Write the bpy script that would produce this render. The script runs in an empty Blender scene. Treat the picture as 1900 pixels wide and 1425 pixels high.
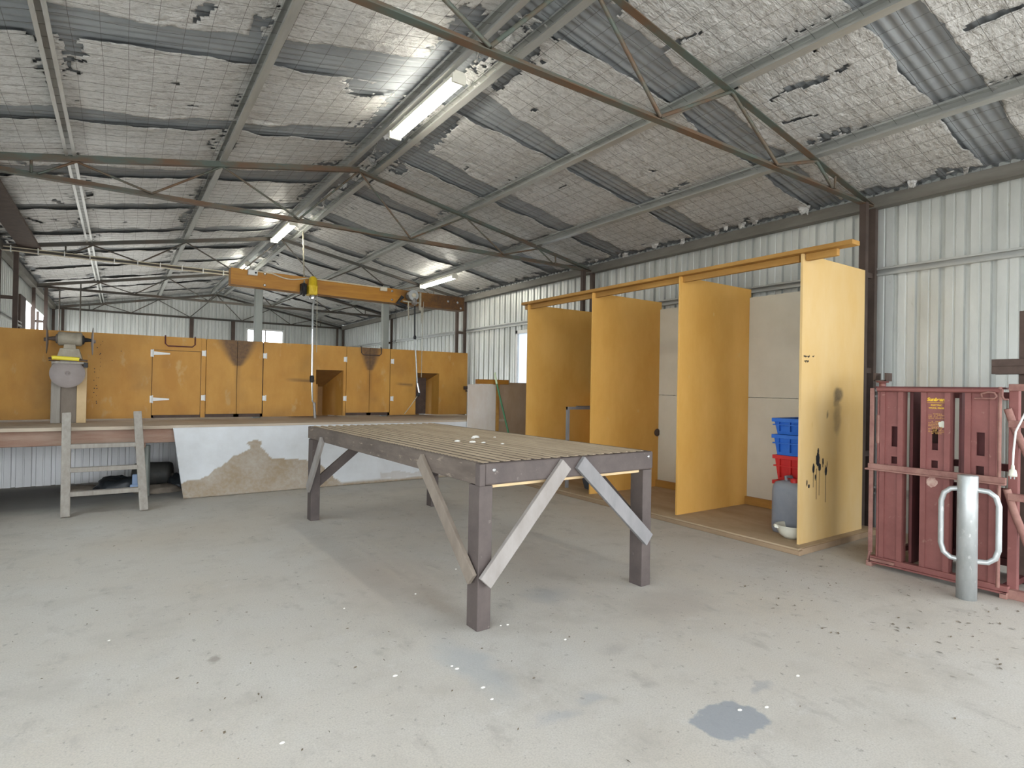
import bpy, math, random
from mathutils import Vector, Matrix, noise as mn

S = bpy.context.scene
COL = S.collection
PI = math.pi

# ------------------------------------------------------------------ camera
cam_d = bpy.data.cameras.new('camera')
cam = bpy.data.objects.new('camera', cam_d)
COL.objects.link(cam)
cam.matrix_world = Matrix(((0.825980, -0.018209, -0.563405, 0.0),
                           (-0.563416, 0.005031, -0.826158, 0.0),
                           (0.017877, 0.999822, -0.006104, 1.3),
                           (0, 0, 0, 1)))
cam_d.sensor_fit = 'HORIZONTAL'
cam_d.sensor_width = 36.0
cam_d.lens = 1067.49 / 1900 * 36.0
cam_d.clip_start = 0.02
S.camera = cam

# ------------------------------------------------------------------ sky, daylight through seen and added openings, exposure
W = bpy.data.worlds.new('overcast_sky')
S.world = W
W.use_nodes = True
bg = W.node_tree.nodes['Background']
bg.inputs[0].default_value = (0.90, 0.95, 1.0, 1)
bg.inputs[1].default_value = 3.2


def portal(name, loc, rot, sx, sy):
    d = bpy.data.lights.new(name, 'AREA')
    d.shape = 'RECTANGLE'; d.size = sx; d.size_y = sy
    d.cycles.is_portal = True
    o = bpy.data.objects.new(name, d); COL.objects.link(o)
    o.location = loc; o.rotation_euler = rot
    return o


portal('front_opening_daylight', (2.3, -5.76, 1.9), (-PI / 2, 0, PI), 7.4, 3.7)
portal('added_left_daylight', (-1.64, -1.85, 1.3), (0, -PI / 2, 0), 2.5, 6.7)  # unseen left doorway, added to bring daylight in
portal('added_right_daylight', (6.26, -2.3, 1.3), (0, PI / 2, 0), 2.5, 5.4)  # unseen right doorway, added for more fill from that side
portal('added_window_daylight', (-1.64, 4.3, 1.75), (0, -PI / 2, 0), 1.2, 5.4)  # for the added window row in the left wall
portal('added_low_daylight', (-1.64, 11.9, 0.95), (0, -PI / 2, 0), 1.7, 2.6)  # low opening hidden by the fence, added to brighten the back
portal('rear_opening_daylight', (-1.64, 15.9, 1.4), (0, -PI / 2, 0), 2.8, 3.8)

S.view_settings.view_transform = 'Standard'
S.view_settings.look = 'None'
S.view_settings.gamma = 1.0
S.view_settings.use_curve_mapping = False
S.view_settings.exposure = 1.28
S.cycles.max_bounces = 10
S.cycles.diffuse_bounces = 7
S.cycles.glossy_bounces = 4
S.cycles.transmission_bounces = 6
S.cycles.sample_clamp_indirect = 8.0
S.cycles.use_denoising = True

# ------------------------------------------------------------------ helpers
ORG = {}


class MB:
    """collects boxes, bars, tubes ...; build() links them as ONE mesh object"""
    def __init__(s):
        s.v = []; s.f = []; s.sm = []; s.at = None

    def add(s, vs, fs, smooth=False):
        o = len(s.v)
        s.v += [tuple(p) for p in vs]
        s.f += [tuple(i + o for i in f) for f in fs]
        s.sm += [smooth] * len(fs)
        return s

    def box(s, x0, x1, y0, y1, z0, z1):
        vs = [(x, y, z) for x in (x0, x1) for y in (y0, y1) for z in (z0, z1)]
        fs = [(0, 1, 3, 2), (4, 6, 7, 5), (0, 4, 5, 1), (2, 3, 7, 6), (0, 2, 6, 4), (1, 5, 7, 3)]
        return s.add(vs, fs)

    def extr(s, prof, p0, p1, up=(0, 0, 1), smooth=False):
        """closed profile of (side, up) points swept from p0 to p1"""
        p0 = Vector(p0); p1 = Vector(p1); d = (p1 - p0).normalized()
        up = Vector(up)
        side = d.cross(up)
        if side.length < 1e-5: side = d.cross(Vector((1, 0, 0)))
        side.normalize(); u = side.cross(d)
        n = len(prof)
        vs = [p + side * a + u * b for p in (p0, p1) for a, b in prof]
        fs = [(i, (i + 1) % n, n + (i + 1) % n, n + i) for i in range(n)]
        fs += [tuple(range(n))[::-1], tuple(range(n, 2 * n))]
        return s.add(vs, fs, smooth)

    def bar(s, p0, p1, w, h, up=(0, 0, 1)):
        return s.extr([(-w / 2, -h / 2), (w / 2, -h / 2), (w / 2, h / 2), (-w / 2, h / 2)], p0, p1, up)

    def tube(s, pts, r, n=8, r1=None):
        pts = [Vector(p) for p in pts]
        k = len(pts)
        rings = []
        u = None
        for i, p in enumerate(pts):
            d = (pts[min(i + 1, k - 1)] - pts[max(i - 1, 0)]).normalized()
            if u is None:
                u = d.orthogonal().normalized()
            u = (u - d * u.dot(d)).normalized()
            w = d.cross(u)
            rr = r if r1 is None else r + (r1 - r) * i / (k - 1)
            rings.append([p + (u * math.cos(2 * PI * j / n) + w * math.sin(2 * PI * j / n)) * rr for j in range(n)])
        vs = [q for ring in rings for q in ring]
        fs = [(i * n + j, i * n + (j + 1) % n, (i + 1) * n + (j + 1) % n, (i + 1) * n + j) for i in range(k - 1) for j in range(n)]
        s.add(vs, fs, True)
        s.add(rings[0], [tuple(range(n))[::-1]]); s.add(rings[-1], [tuple(range(n))])
        return s

    def lathe(s, prof, c, axis=(0, 0, 1), n=24, closed=False):
        c = Vector(c); a = Vector(axis).normalized(); u = a.orthogonal().normalized(); w = a.cross(u)
        vs = []
        for r, h in prof:
            for j in range(n):
                t = 2 * PI * j / n
                vs.append(c + a * h + (u * math.cos(t) + w * math.sin(t)) * r)
        k = len(prof)
        fs = [(i * n + j, i * n + (j + 1) % n, (i + 1) * n + (j + 1) % n, (i + 1) * n + j) for i in range(k - 1) for j in range(n)]
        s.add(vs, fs, True)
        if prof[0][0] > 1e-6: s.add(vs[:n], [tuple(range(n))[::-1]])
        if prof[-1][0] > 1e-6: s.add(vs[-n:], [tuple(range(n))])
        return s

    def build(s, name, mat, parent=None, bevel=0, attr=None):
        me = bpy.data.meshes.new(name)
        if parent is not None:
            org = ORG[parent.name]
        else:
            xs, ys, zs = zip(*s.v)
            org = Vector(((min(xs) + max(xs)) / 2, (min(ys) + max(ys)) / 2, min(zs)))
        me.from_pydata([(p[0] - org[0], p[1] - org[1], p[2] - org[2]) for p in s.v], [], s.f)
        me.polygons.foreach_set('use_smooth', s.sm)
        if attr is not None:
            a = me.attributes.new('stain', 'FLOAT', 'POINT')
            a.data.foreach_set('value', [attr(*p) for p in s.v])
        me.validate(); me.update()
        me.materials.append(mat)
        o = bpy.data.objects.new(name, me); COL.objects.link(o)
        if parent is not None:
            o.parent = parent
        else:
            o.location = org
        ORG[o.name] = org
        if bevel:
            b = o.modifiers.new('bevel', 'BEVEL'); b.width = bevel; b.segments = 2; b.limit_method = 'ANGLE'
        return o


def tag(o, label, cat, group=None, kind=None):
    o['label'] = label; o['category'] = cat
    if group: o['group'] = group
    if kind: o['kind'] = kind
    return o


def thing(name, loc, label, cat, group=None):
    o = bpy.data.objects.new(name, None); COL.objects.link(o)
    o.location = loc; o.empty_display_size = 0.1
    ORG[o.name] = Vector(loc)
    return tag(o, label, cat, group)


def struct(o):
    o['kind'] = 'structure'
    return o


def nz(x, y, z=0.0):
    return mn.noise((x, y, z))


# ------------------------------------------------------------------ materials
def mat(name, c1, c2=None, rough=0.7, metal=0.0, scale=6.0, stretch=(1, 1, 1), bump=0.0, bscale=60.0, bstretch=None,
        c3=None, s3=40.0, t3=0.62, stain=None, lo=0.35, hi=0.65, spec=0.4):
    m = bpy.data.materials.new(name); m.use_nodes = True
    nt = m.node_tree; N = nt.nodes; L = nt.links
    b = N['Principled BSDF']
    b.inputs['Roughness'].default_value = rough
    b.inputs['Metallic'].default_value = metal
    b.inputs['Specular IOR Level'].default_value = spec
    tc = N.new('ShaderNodeTexCoord')

    def noise_tex(sc, st, det=6.0):
        mp = N.new('ShaderNodeMapping'); mp.inputs['Scale'].default_value = st
        L.new(tc.outputs['Object'], mp.inputs[0])
        t = N.new('ShaderNodeTexNoise'); t.inputs['Scale'].default_value = sc; t.inputs['Detail'].default_value = det
        t.inputs['Roughness'].default_value = 0.65
        L.new(mp.outputs[0], t.inputs['Vector'])
        return t.outputs['Fac']

    def mix(fac, a, bcol):
        x = N.new('ShaderNodeMix'); x.data_type = 'RGBA'
        L.new(fac, x.inputs['Factor'])
        for k, v in ((6, a), (7, bcol)):
            if isinstance(v, tuple): x.inputs[k].default_value = (*v, 1)
            else: L.new(v, x.inputs[k])
        return x.outputs[2]

    def ramp(fac, lo_, hi_):
        r = N.new('ShaderNodeMapRange'); r.inputs[1].default_value = lo_; r.inputs[2].default_value = hi_
        L.new(fac, r.inputs[0]); return r.outputs[0]

    col = c1
    if c2 is not None:
        col = mix(ramp(noise_tex(scale, stretch), lo, hi), c1, c2)
    if c3 is not None:
        col = mix(ramp(noise_tex(s3, stretch), t3, t3 + 0.08), col, c3)
    if stain is not None:
        a = N.new('ShaderNodeAttribute'); a.attribute_name = 'stain'
        mu = N.new('ShaderNodeMath'); mu.operation = 'MULTIPLY_ADD'
        nn = noise_tex(25.0, (1, 1, 1)); mu2 = N.new('ShaderNodeMath'); mu2.operation = 'MULTIPLY_ADD'
        mu2.inputs[1].default_value = 0.7; mu2.inputs[2].default_value = 0.65
        L.new(nn, mu2.inputs[0])
        L.new(a.outputs['Fac'], mu.inputs[0]); L.new(mu2.outputs[0], mu.inputs[1]); mu.inputs[2].default_value = 0.0
        mu.use_clamp = True
        col = mix(mu.outputs[0], col, stain)
    if isinstance(col, tuple): b.inputs['Base Color'].default_value = (*col, 1)
    else: L.new(col, b.inputs['Base Color'])
    if bump:
        bp = N.new('ShaderNodeBump'); bp.inputs['Strength'].default_value = bump; bp.inputs['Distance'].default_value = 0.01
        L.new(noise_tex(bscale, bstretch or stretch, 4.0), bp.inputs['Height'])
        L.new(bp.outputs[0], b.inputs['Normal'])
    return m


def emit(name, col, s):
    m = bpy.data.materials.new(name); m.use_nodes = True
    b = m.node_tree.nodes['Principled BSDF']
    b.inputs['Base Color'].default_value = (0.9, 0.9, 0.9, 1)
    b.inputs['Emission Color'].default_value = (*col, 1)
    b.inputs['Emission Strength'].default_value = s
    return m


def foil_mat():
    m = bpy.data.materials.new('crumpled_silver_foil'); m.use_nodes = True
    nt = m.node_tree; N = nt.nodes; L = nt.links
    b = N['Principled BSDF']; b.inputs['Roughness'].default_value = 0.42; b.inputs['Metallic'].default_value = 0.35
    geo = N.new('ShaderNodeNewGeometry')

    def tex(sc, st=(1, 1, 1), det=5.0, ro=0.65):
        mp = N.new('ShaderNodeMapping'); mp.inputs['Scale'].default_value = st
        L.new(geo.outputs['Position'], mp.inputs[0])
        t = N.new('ShaderNodeTexNoise'); t.inputs['Scale'].default_value = sc
        t.inputs['Detail'].default_value = det; t.inputs['Roughness'].default_value = ro; t.inputs['Distortion'].default_value = 0.6
        L.new(mp.outputs[0], t.inputs['Vector']); return t.outputs['Fac']

    def rng(f, a, bb, k=1.0):
        r = N.new('ShaderNodeMapRange'); r.inputs[1].default_value = a; r.inputs[2].default_value = bb; r.inputs[4].default_value = k
        L.new(f, r.inputs[0]); return r.outputs[0]

    def mix(f, a, c):
        x = N.new('ShaderNodeMix'); x.data_type = 'RGBA'; L.new(f, x.inputs[0])
        for k, v in ((6, a), (7, c)):
            if isinstance(v, tuple): x.inputs[k].default_value = (*v, 1)
            else: L.new(v, x.inputs[k])
        return x.outputs[2]

    c = mix(rng(tex(1.3), 0.35, 0.65), (0.75, 0.745, 0.735), (0.63, 0.62, 0.60))
    c = mix(rng(tex(24, (0.6, 1.5, 1), 8, 0.75), 0.48, 0.66, 0.8), c, (0.27, 0.25, 0.23))  # crumple shade painted into the colour as dark creases
    c = mix(rng(tex(60, (0.7, 1.3, 1), 4, 0.7), 0.60, 0.74, 0.6), c, (0.22, 0.205, 0.185))
    c = mix(rng(tex(45, (0.7, 1.6, 1), 4, 0.7), 0.60, 0.72, 0.6), c, (0.95, 0.94, 0.92))  # bright crinkle glints painted into the colour
    L.new(c, b.inputs['Base Color'])
    b1 = N.new('ShaderNodeBump'); b1.inputs['Strength'].default_value = 0.8; b1.inputs['Distance'].default_value = 0.03
    L.new(tex(16, (0.6, 1.5, 1), 3, 0.6), b1.inputs['Height'])
    b2 = N.new('ShaderNodeBump'); b2.inputs['Strength'].default_value = 0.9; b2.inputs['Distance'].default_value = 0.012
    L.new(tex(55, (0.7, 1.5, 1), 4, 0.7), b2.inputs['Height']); L.new(b1.outputs[0], b2.inputs['Normal'])
    L.new(b2.outputs[0], b.inputs['Normal'])
    return m


M = {}
M['galv'] = mat('galvanised_sheet', (0.585, 0.60, 0.575), (0.475, 0.49, 0.465), 0.40, 0.4, 3.0, (1, 1, 0.3), 0.05, 40, c3=(0.42, 0.42, 0.37), s3=18, t3=0.66)
M['galvdark'] = mat('weathered_roof_sheet', (0.34, 0.36, 0.375), (0.27, 0.285, 0.30), 0.5, 0.3, 3.0)
M['cladwhite'] = mat('pale_wall_sheet', (0.86, 0.86, 0.86), (0.76, 0.76, 0.76), 0.45, 0.2, 3.0, (1, 1, 0.3))
M['foil'] = foil_mat()
M['wire'] = mat('dull_netting_wire', (0.13, 0.12, 0.11), None, 0.6, 0.4)
M['purlin'] = mat('galvanised_purlin_steel', (0.50, 0.51, 0.49), (0.40, 0.40, 0.38), 0.42, 0.55, 8, (1, 0.15, 1))
M['eave'] = mat('dull_eave_steel', (0.20, 0.19, 0.17), (0.13, 0.12, 0.10), 0.6, 0.3, 6, (1, 0.2, 1))
M['rustgreen'] = mat('green_paint_over_rust', (0.095, 0.115, 0.098), (0.135, 0.08, 0.048), 0.6, 0.2, 3.5, (0.4, 1, 1), lo=0.42, hi=0.58)
M['darksteel'] = mat('grey_truss_steel', (0.085, 0.09, 0.083), (0.105, 0.078, 0.058), 0.55, 0.3, 3.5, (0.4, 1, 1))
M['column'] = mat('brown_column_steel', (0.085, 0.06, 0.048), (0.06, 0.042, 0.035), 0.6, 0.2, 5)
M['postgrey'] = mat('grey_green_post_paint', (0.20, 0.22, 0.20), (0.27, 0.28, 0.25), 0.5, 0.2, 5, (1, 1, 0.2))
M['ply'] = mat('orange_stained_plywood', (0.57, 0.30, 0.062), (0.46, 0.215, 0.035), 0.6, 0, 2.2, (1, 1, 0.5), 0.06, 90, c3=(0.53, 0.32, 0.11), s3=5, t3=0.60, stain=(0.085, 0.05, 0.032))
M['plybin'] = mat('orange_particle_board', (0.72, 0.42, 0.115), (0.63, 0.345, 0.075), 0.6, 0, 2.0, (1, 1, 0.5), 0.05, 90, c3=(0.66, 0.45, 0.17), s3=9, t3=0.66, stain=(0.022, 0.022, 0.024))
M['plypale'] = mat('faded_particle_board', (0.67, 0.485, 0.235), (0.63, 0.41, 0.15), 0.6, 0, 1.6, (1, 1, 0.4), 0.05, 90, c3=(0.56, 0.36, 0.12), s3=11, t3=0.67, stain=(0.022, 0.022, 0.024))
M['edge'] = mat('orange_board_edge', (0.44, 0.24, 0.06), (0.33, 0.165, 0.035), 0.65, 0, 8, (1, 0.2, 1))
M['beamwood'] = mat('varnished_timber_beam', (0.52, 0.245, 0.03), (0.38, 0.155, 0.016), 0.5, 0, 6, (0.25, 1, 2.5), 0.05, 60, c3=(0.20, 0.085, 0.018), s3=5, t3=0.64, stain=(0.07, 0.035, 0.018))
M['backboard'] = mat('cream_backing_board', (0.62, 0.59, 0.50), (0.56, 0.53, 0.44), 0.7, 0, 2, c3=(0.40, 0.37, 0.30), s3=30, t3=0.72)
M['dustyply'] = mat('dusty_plywood_floor', (0.43, 0.33, 0.22), (0.34, 0.25, 0.15), 0.8, 0, 5, (1, 0.4, 1), 0.1, 60)
M['plinth'] = mat('dirty_bearer_timber', (0.34, 0.24, 0.15), (0.26, 0.18, 0.11), 0.8, 0, 6, (1, 0.3, 1), 0.15, 50)
M['deck'] = mat('greasy_deck_board', (0.52, 0.44, 0.34), (0.41, 0.33, 0.25), 0.75, 0, 3, (0.3, 1, 1), 0.1, 60, c3=(0.52, 0.46, 0.37), s3=9, t3=0.6)
M['redgum'] = mat('red_gum_bearer', (0.27, 0.15, 0.105), (0.36, 0.25, 0.19), 0.8, 0, 4, (0.4, 1, 3), 0.3, 50)
M['greywood'] = mat('weathered_grey_timber', (0.37, 0.34, 0.30), (0.29, 0.26, 0.225), 0.85, 0, 9, (3, 3, 0.25), 0.3, 70, (4, 4, 0.3))
M['tablewood'] = mat('purple_brown_table_timber', (0.072, 0.056, 0.052), (0.105, 0.083, 0.074), 0.6, 0, 5, (1, 1, 1), 0.12, 60, c3=(0.20, 0.17, 0.15), s3=22, t3=0.66)
M['tabledust'] = mat('dusty_table_timber', (0.15, 0.118, 0.096), (0.095, 0.074, 0.06), 0.8, 0, 5, (1, 0.5, 2), 0.15, 60, c3=(0.26, 0.21, 0.165), s3=16, t3=0.6)
M['slat'] = mat('worn_pine_slat', (0.46, 0.365, 0.255), (0.35, 0.27, 0.185), 0.75, 0, 6, (4, 0.3, 1), 0.1, 60)
M['slatside'] = mat('gap_shaded_slat_side', (0.15, 0.115, 0.085), (0.10, 0.075, 0.055), 0.8, 0, 6)  # sides coloured dark to paint the shade between slats
M['pine'] = mat('raw_pine', (0.66, 0.49, 0.28), (0.58, 0.42, 0.23), 0.7, 0, 6, (1, 1, 1))
M['bracelight'] = mat('pale_grey_brace_timber', (0.31, 0.285, 0.265), (0.245, 0.22, 0.20), 0.75, 0, 8, (1, 1, 0.4), 0.15, 60)
M['bracebrown'] = mat('grey_brown_brace_timber', (0.24, 0.20, 0.16), (0.18, 0.145, 0.115), 0.75, 0, 8, (1, 1, 0.4), 0.15, 60)
M['braceblue'] = mat('slate_brace_timber', (0.19, 0.185, 0.185), (0.24, 0.23, 0.23), 0.7, 0, 8, (1, 1, 0.4), 0.12, 60)
M['canvas'] = mat('white_canvas', (0.66, 0.68, 0.70), (0.58, 0.59, 0.60), 0.85, 0, 3, (1, 1, 1), 0.08, 30, stain=(0.33, 0.255, 0.17))
M['pressred'] = mat('dusty_red_press_paint', (0.255, 0.098, 0.086), (0.20, 0.072, 0.064), 0.6, 0.1, 4, (1, 1, 1), 0.06, 60, c3=(0.33, 0.185, 0.15), s3=14, t3=0.63)
M['pressdark'] = mat('dark_red_press_paint', (0.13, 0.035, 0.035), (0.09, 0.028, 0.026), 0.6, 0.1, 5)
M['pressrust'] = mat('rusty_pink_steel_bar', (0.33, 0.18, 0.145), (0.22, 0.10, 0.085), 0.7, 0.1, 9)
M['rustdark'] = mat('dark_rusted_steel', (0.075, 0.05, 0.04), (0.11, 0.075, 0.06), 0.7, 0.2, 9)
M['zinc'] = mat('hot_dip_galvanising', (0.50, 0.52, 0.515), (0.40, 0.42, 0.415), 0.4, 0.45, 14, (1, 1, 0.5), c3=(0.66, 0.67, 0.66), s3=30, t3=0.6)
M['chrome'] = mat('bright_steel', (0.70, 0.71, 0.72), None, 0.25, 0.9)
M['steelgrey'] = mat('grey_cast_metal', (0.33, 0.31, 0.29), (0.25, 0.23, 0.21), 0.5, 0.4, 12)
M['motor'] = mat('dusty_motor_casing', (0.37, 0.33, 0.26), (0.27, 0.235, 0.18), 0.7, 0.1, 10)
M['disc'] = mat('worn_emery_disc', (0.34, 0.295, 0.28), (0.29, 0.25, 0.235), 0.75, 0.1, 6)
M['discedge'] = mat('brown_emery_disc', (0.20, 0.16, 0.135), (0.14, 0.11, 0.095), 0.7, 0.2, 6)
M['black'] = mat('black_rubber', (0.022, 0.022, 0.024), None, 0.6)
M['yellow'] = mat('yellow_enamel', (0.78, 0.55, 0.03), (0.68, 0.46, 0.02), 0.45, 0, 12)
M['yellowpad'] = mat('yellow_vinyl', (0.80, 0.66, 0.06), None, 0.5)
M['white'] = mat('white_paint', (0.80, 0.80, 0.78), (0.72, 0.72, 0.70), 0.5, 0, 9)
M['cream'] = mat('cream_plastic', (0.66, 0.60, 0.46), None, 0.5)
M['rope'] = mat('dirty_rope', (0.50, 0.47, 0.38), (0.36, 0.33, 0.26), 0.9, 0, 40)
M['batten'] = mat('white_batten_enamel', (0.80, 0.78, 0.68), None, 0.4)
M['lamp'] = emit('fluorescent_tube', (1.0, 0.97, 0.86), 15.0)
M['blue'] = mat('blue_plastic', (0.02, 0.12, 0.50), (0.03, 0.15, 0.55), 0.45, 0, 8)
M['red'] = mat('red_plastic', (0.55, 0.025, 0.02), (0.48, 0.02, 0.02), 0.45, 0, 8)
M['jerry'] = mat('smoky_plastic', (0.20, 0.215, 0.25), (0.25, 0.265, 0.29), 0.4, 0, 5)
M['bowl'] = mat('cream_enamel', (0.68, 0.67, 0.57), (0.60, 0.59, 0.50), 0.35, 0, 8)
M['green'] = mat('green_handle_paint', (0.04, 0.16, 0.07), (0.06, 0.2, 0.09), 0.45, 0, 8)
M['greentip'] = mat('pale_green_sleeve', (0.62, 0.74, 0.50), None, 0.5)
M['sheet'] = mat('brushed_steel_sheet', (0.78, 0.76, 0.73), (0.66, 0.60, 0.53), 0.4, 0.4, 3, (1, 1, 0.5))
M['brownply'] = mat('brown_dusty_plywood', (0.43, 0.33, 0.24), (0.36, 0.26, 0.17), 0.7, 0, 3, (1, 1, 0.5), 0.08, 60)
M['bag'] = mat('black_plastic_film', (0.02, 0.024, 0.028), (0.035, 0.04, 0.045), 0.35, 0, 8, bump=0.5, bscale=14)
M['drum'] = mat('dirty_black_drum', (0.085, 0.08, 0.07), (0.05, 0.05, 0.048), 0.55, 0, 8)
M['paleblue'] = mat('pale_blue_plastic', (0.42, 0.56, 0.82), None, 0.5)
M['sack'] = mat('brown_sacking', (0.27, 0.225, 0.18), (0.2, 0.165, 0.13), 0.9, 0, 10)
M['bluetub'] = mat('slate_blue_plastic', (0.10, 0.14, 0.19), None, 0.5)
M['wool'] = mat('white_wool', (0.80, 0.78, 0.72), None, 0.9)
M['litter'] = mat('dry_leaf', (0.11, 0.085, 0.06), (0.19, 0.15, 0.10), 0.9, 0, 30)
M['gold'] = mat('yellow_transfer_lettering', (0.78, 0.50, 0.03), None, 0.5)
M['goldfaint'] = mat('worn_yellow_lettering', (0.50, 0.27, 0.07), None, 0.6)
M['ink'] = mat('black_marker', (0.03, 0.03, 0.03), None, 0.7)
M['paint'] = mat('black_paint_splash', (0.014, 0.017, 0.022), None, 0.5)
M['patch'] = mat('bare_primer_patch', (0.62, 0.46, 0.38), (0.40, 0.2, 0.17), 0.7, 0, 30)


def glass_mat():
    m = bpy.data.materials.new('window_glass'); m.use_nodes = True
    nt = m.node_tree; N = nt.nodes; L = nt.links
    N.remove(N['Principled BSDF'])
    t = N.new('ShaderNodeBsdfTransparent'); t.inputs[0].default_value = (0.93, 0.96, 0.97, 1)
    g = N.new('ShaderNodeBsdfGlossy'); g.inputs['Roughness'].default_value = 0.05
    x = N.new('ShaderNodeMixShader'); x.inputs[0].default_value = 0.08
    L.new(t.outputs[0], x.inputs[1]); L.new(g.outputs[0], x.inputs[2])
    L.new(x.outputs[0], N['Material Output'].inputs[0])
    return m


def frosted_mat():
    m = bpy.data.materials.new('frosted_pane'); m.use_nodes = True
    nt = m.node_tree; N = nt.nodes; L = nt.links
    N.remove(N['Principled BSDF'])
    t = N.new('ShaderNodeBsdfTranslucent'); t.inputs[0].default_value = (0.60, 0.63, 0.67, 1)
    g = N.new('ShaderNodeBsdfDiffuse'); g.inputs[0].default_value = (0.6, 0.64, 0.7, 1)
    x = N.new('ShaderNodeMixShader'); x.inputs[0].default_value = 0.3
    L.new(t.outputs[0], x.inputs[1]); L.new(g.outputs[0], x.inputs[2])
    L.new(x.outputs[0], N['Material Output'].inputs[0])
    return m


M['glass'] = glass_mat(); M['frosted'] = frosted_mat()


def floor_mat():
    m = bpy.data.materials.new('dusty_concrete'); m.use_nodes = True
    nt = m.node_tree; N = nt.nodes; L = nt.links
    b = N['Principled BSDF']; b.inputs['Roughness'].default_value = 0.75
    b.inputs['Specular IOR Level'].default_value = 0.35
    geo = N.new('ShaderNodeNewGeometry')

    def tex(sc, det=8.0, ro=0.6, st=(1, 1, 1)):
        mp = N.new('ShaderNodeMapping'); mp.inputs['Scale'].default_value = st
        L.new(geo.outputs['Position'], mp.inputs[0])
        t = N.new('ShaderNodeTexNoise'); t.inputs['Scale'].default_value = sc
        t.inputs['Detail'].default_value = det; t.inputs['Roughness'].default_value = ro
        L.new(mp.outputs[0], t.inputs['Vector']); return t

    def rng(f, a, bb):
        r = N.new('ShaderNodeMapRange'); r.inputs[1].default_value = a; r.inputs[2].default_value = bb
        L.new(f, r.inputs[0]); return r.outputs[0]

    def mix(f, a, c, blend='MIX'):
        x = N.new('ShaderNodeMix'); x.data_type = 'RGBA'; x.blend_type = blend
        if isinstance(f, float): x.inputs[0].default_value = f
        else: L.new(f, x.inputs[0])
        for k, v in ((6, a), (7, c)):
            if isinstance(v, tuple): x.inputs[k].default_value = (*v, 1)
            else: L.new(v, x.inputs[k])
        return x.outputs[2]

    def mul(a, k):
        x = N.new('ShaderNodeMath'); x.operation = 'MULTIPLY'; L.new(a, x.inputs[0])
        if isinstance(k, float): x.inputs[1].default_value = k
        else: L.new(k, x.inputs[1])
        return x.outputs[0]

    c = mix(rng(tex(0.7).outputs['Fac'], 0.35, 0.65), (0.53, 0.51, 0.47), (0.505, 0.46, 0.395))
    c = mix(mul(rng(tex(2.2, 10, 0.7).outputs['Fac'], 0.5, 0.72), 0.8), c, (0.40, 0.37, 0.325))
    c = mix(mul(rng(tex(6.0, 10, 0.7, (1, 0.6, 1)).outputs['Fac'], 0.56, 0.74), 0.8), c, (0.31, 0.285, 0.255))
    c = mix(mul(rng(tex(5.0, 9, 0.75).outputs['Fac'], 0.58, 0.76), 0.6), c, (0.64, 0.63, 0.61))
    c = mix(mul(rng(tex(26.0, 4, 0.6).outputs['Fac'], 0.635, 0.71), 0.75), c, (0.19, 0.175, 0.155))
    c = mix(mul(rng(tex(140.0, 2, 0.5).outputs['Fac'], 0.40, 0.68), 0.6), c, (0.385, 0.365, 0.33))
    # stains that have a shape of their own
    warp = tex(5.0, 5, 0.6)
    wv = N.new('ShaderNodeVectorMath'); wv.operation = 'MULTIPLY_ADD'
    wv.inputs[1].default_value = (0.22, 0.22, 0); L.new(warp.outputs['Color'], wv.inputs[0])
    wv.inputs[2].default_value = (-0.11, -0.11, 0)
    pv = N.new('ShaderNodeVectorMath'); pv.operation = 'ADD'
    L.new(geo.outputs['Position'], pv.inputs[0]); L.new(wv.outputs[0], pv.inputs[1])
    for sx, sy, rx, ry, soft, k, colr in STAINS:
        mp = N.new('ShaderNodeMapping'); mp.vector_type = 'TEXTURE'
        mp.inputs['Location'].default_value = (sx, sy, 0); mp.inputs['Scale'].default_value = (rx, ry, 1000)
        L.new(pv.outputs[0], mp.inputs[0])
        ln = N.new('ShaderNodeVectorMath'); ln.operation = 'LENGTH'; L.new(mp.outputs[0], ln.inputs[0])
        r = N.new('ShaderNodeMapRange'); r.inputs[1].default_value = 1.0; r.inputs[2].default_value = 1.0 - soft
        L.new(ln.outputs['Value'], r.inputs[0])
        c = mix(mul(r.outputs[0], k), c, colr)
    L.new(c, b.inputs['Base Color'])
    bp = N.new('ShaderNodeBump'); bp.inputs['Strength'].default_value = 0.25; bp.inputs['Distance'].default_value = 0.006
    L.new(tex(60.0, 6, 0.7).outputs['Fac'], bp.inputs['Height']); L.new(bp.outputs[0], b.inputs['Normal'])
    return m


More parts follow.
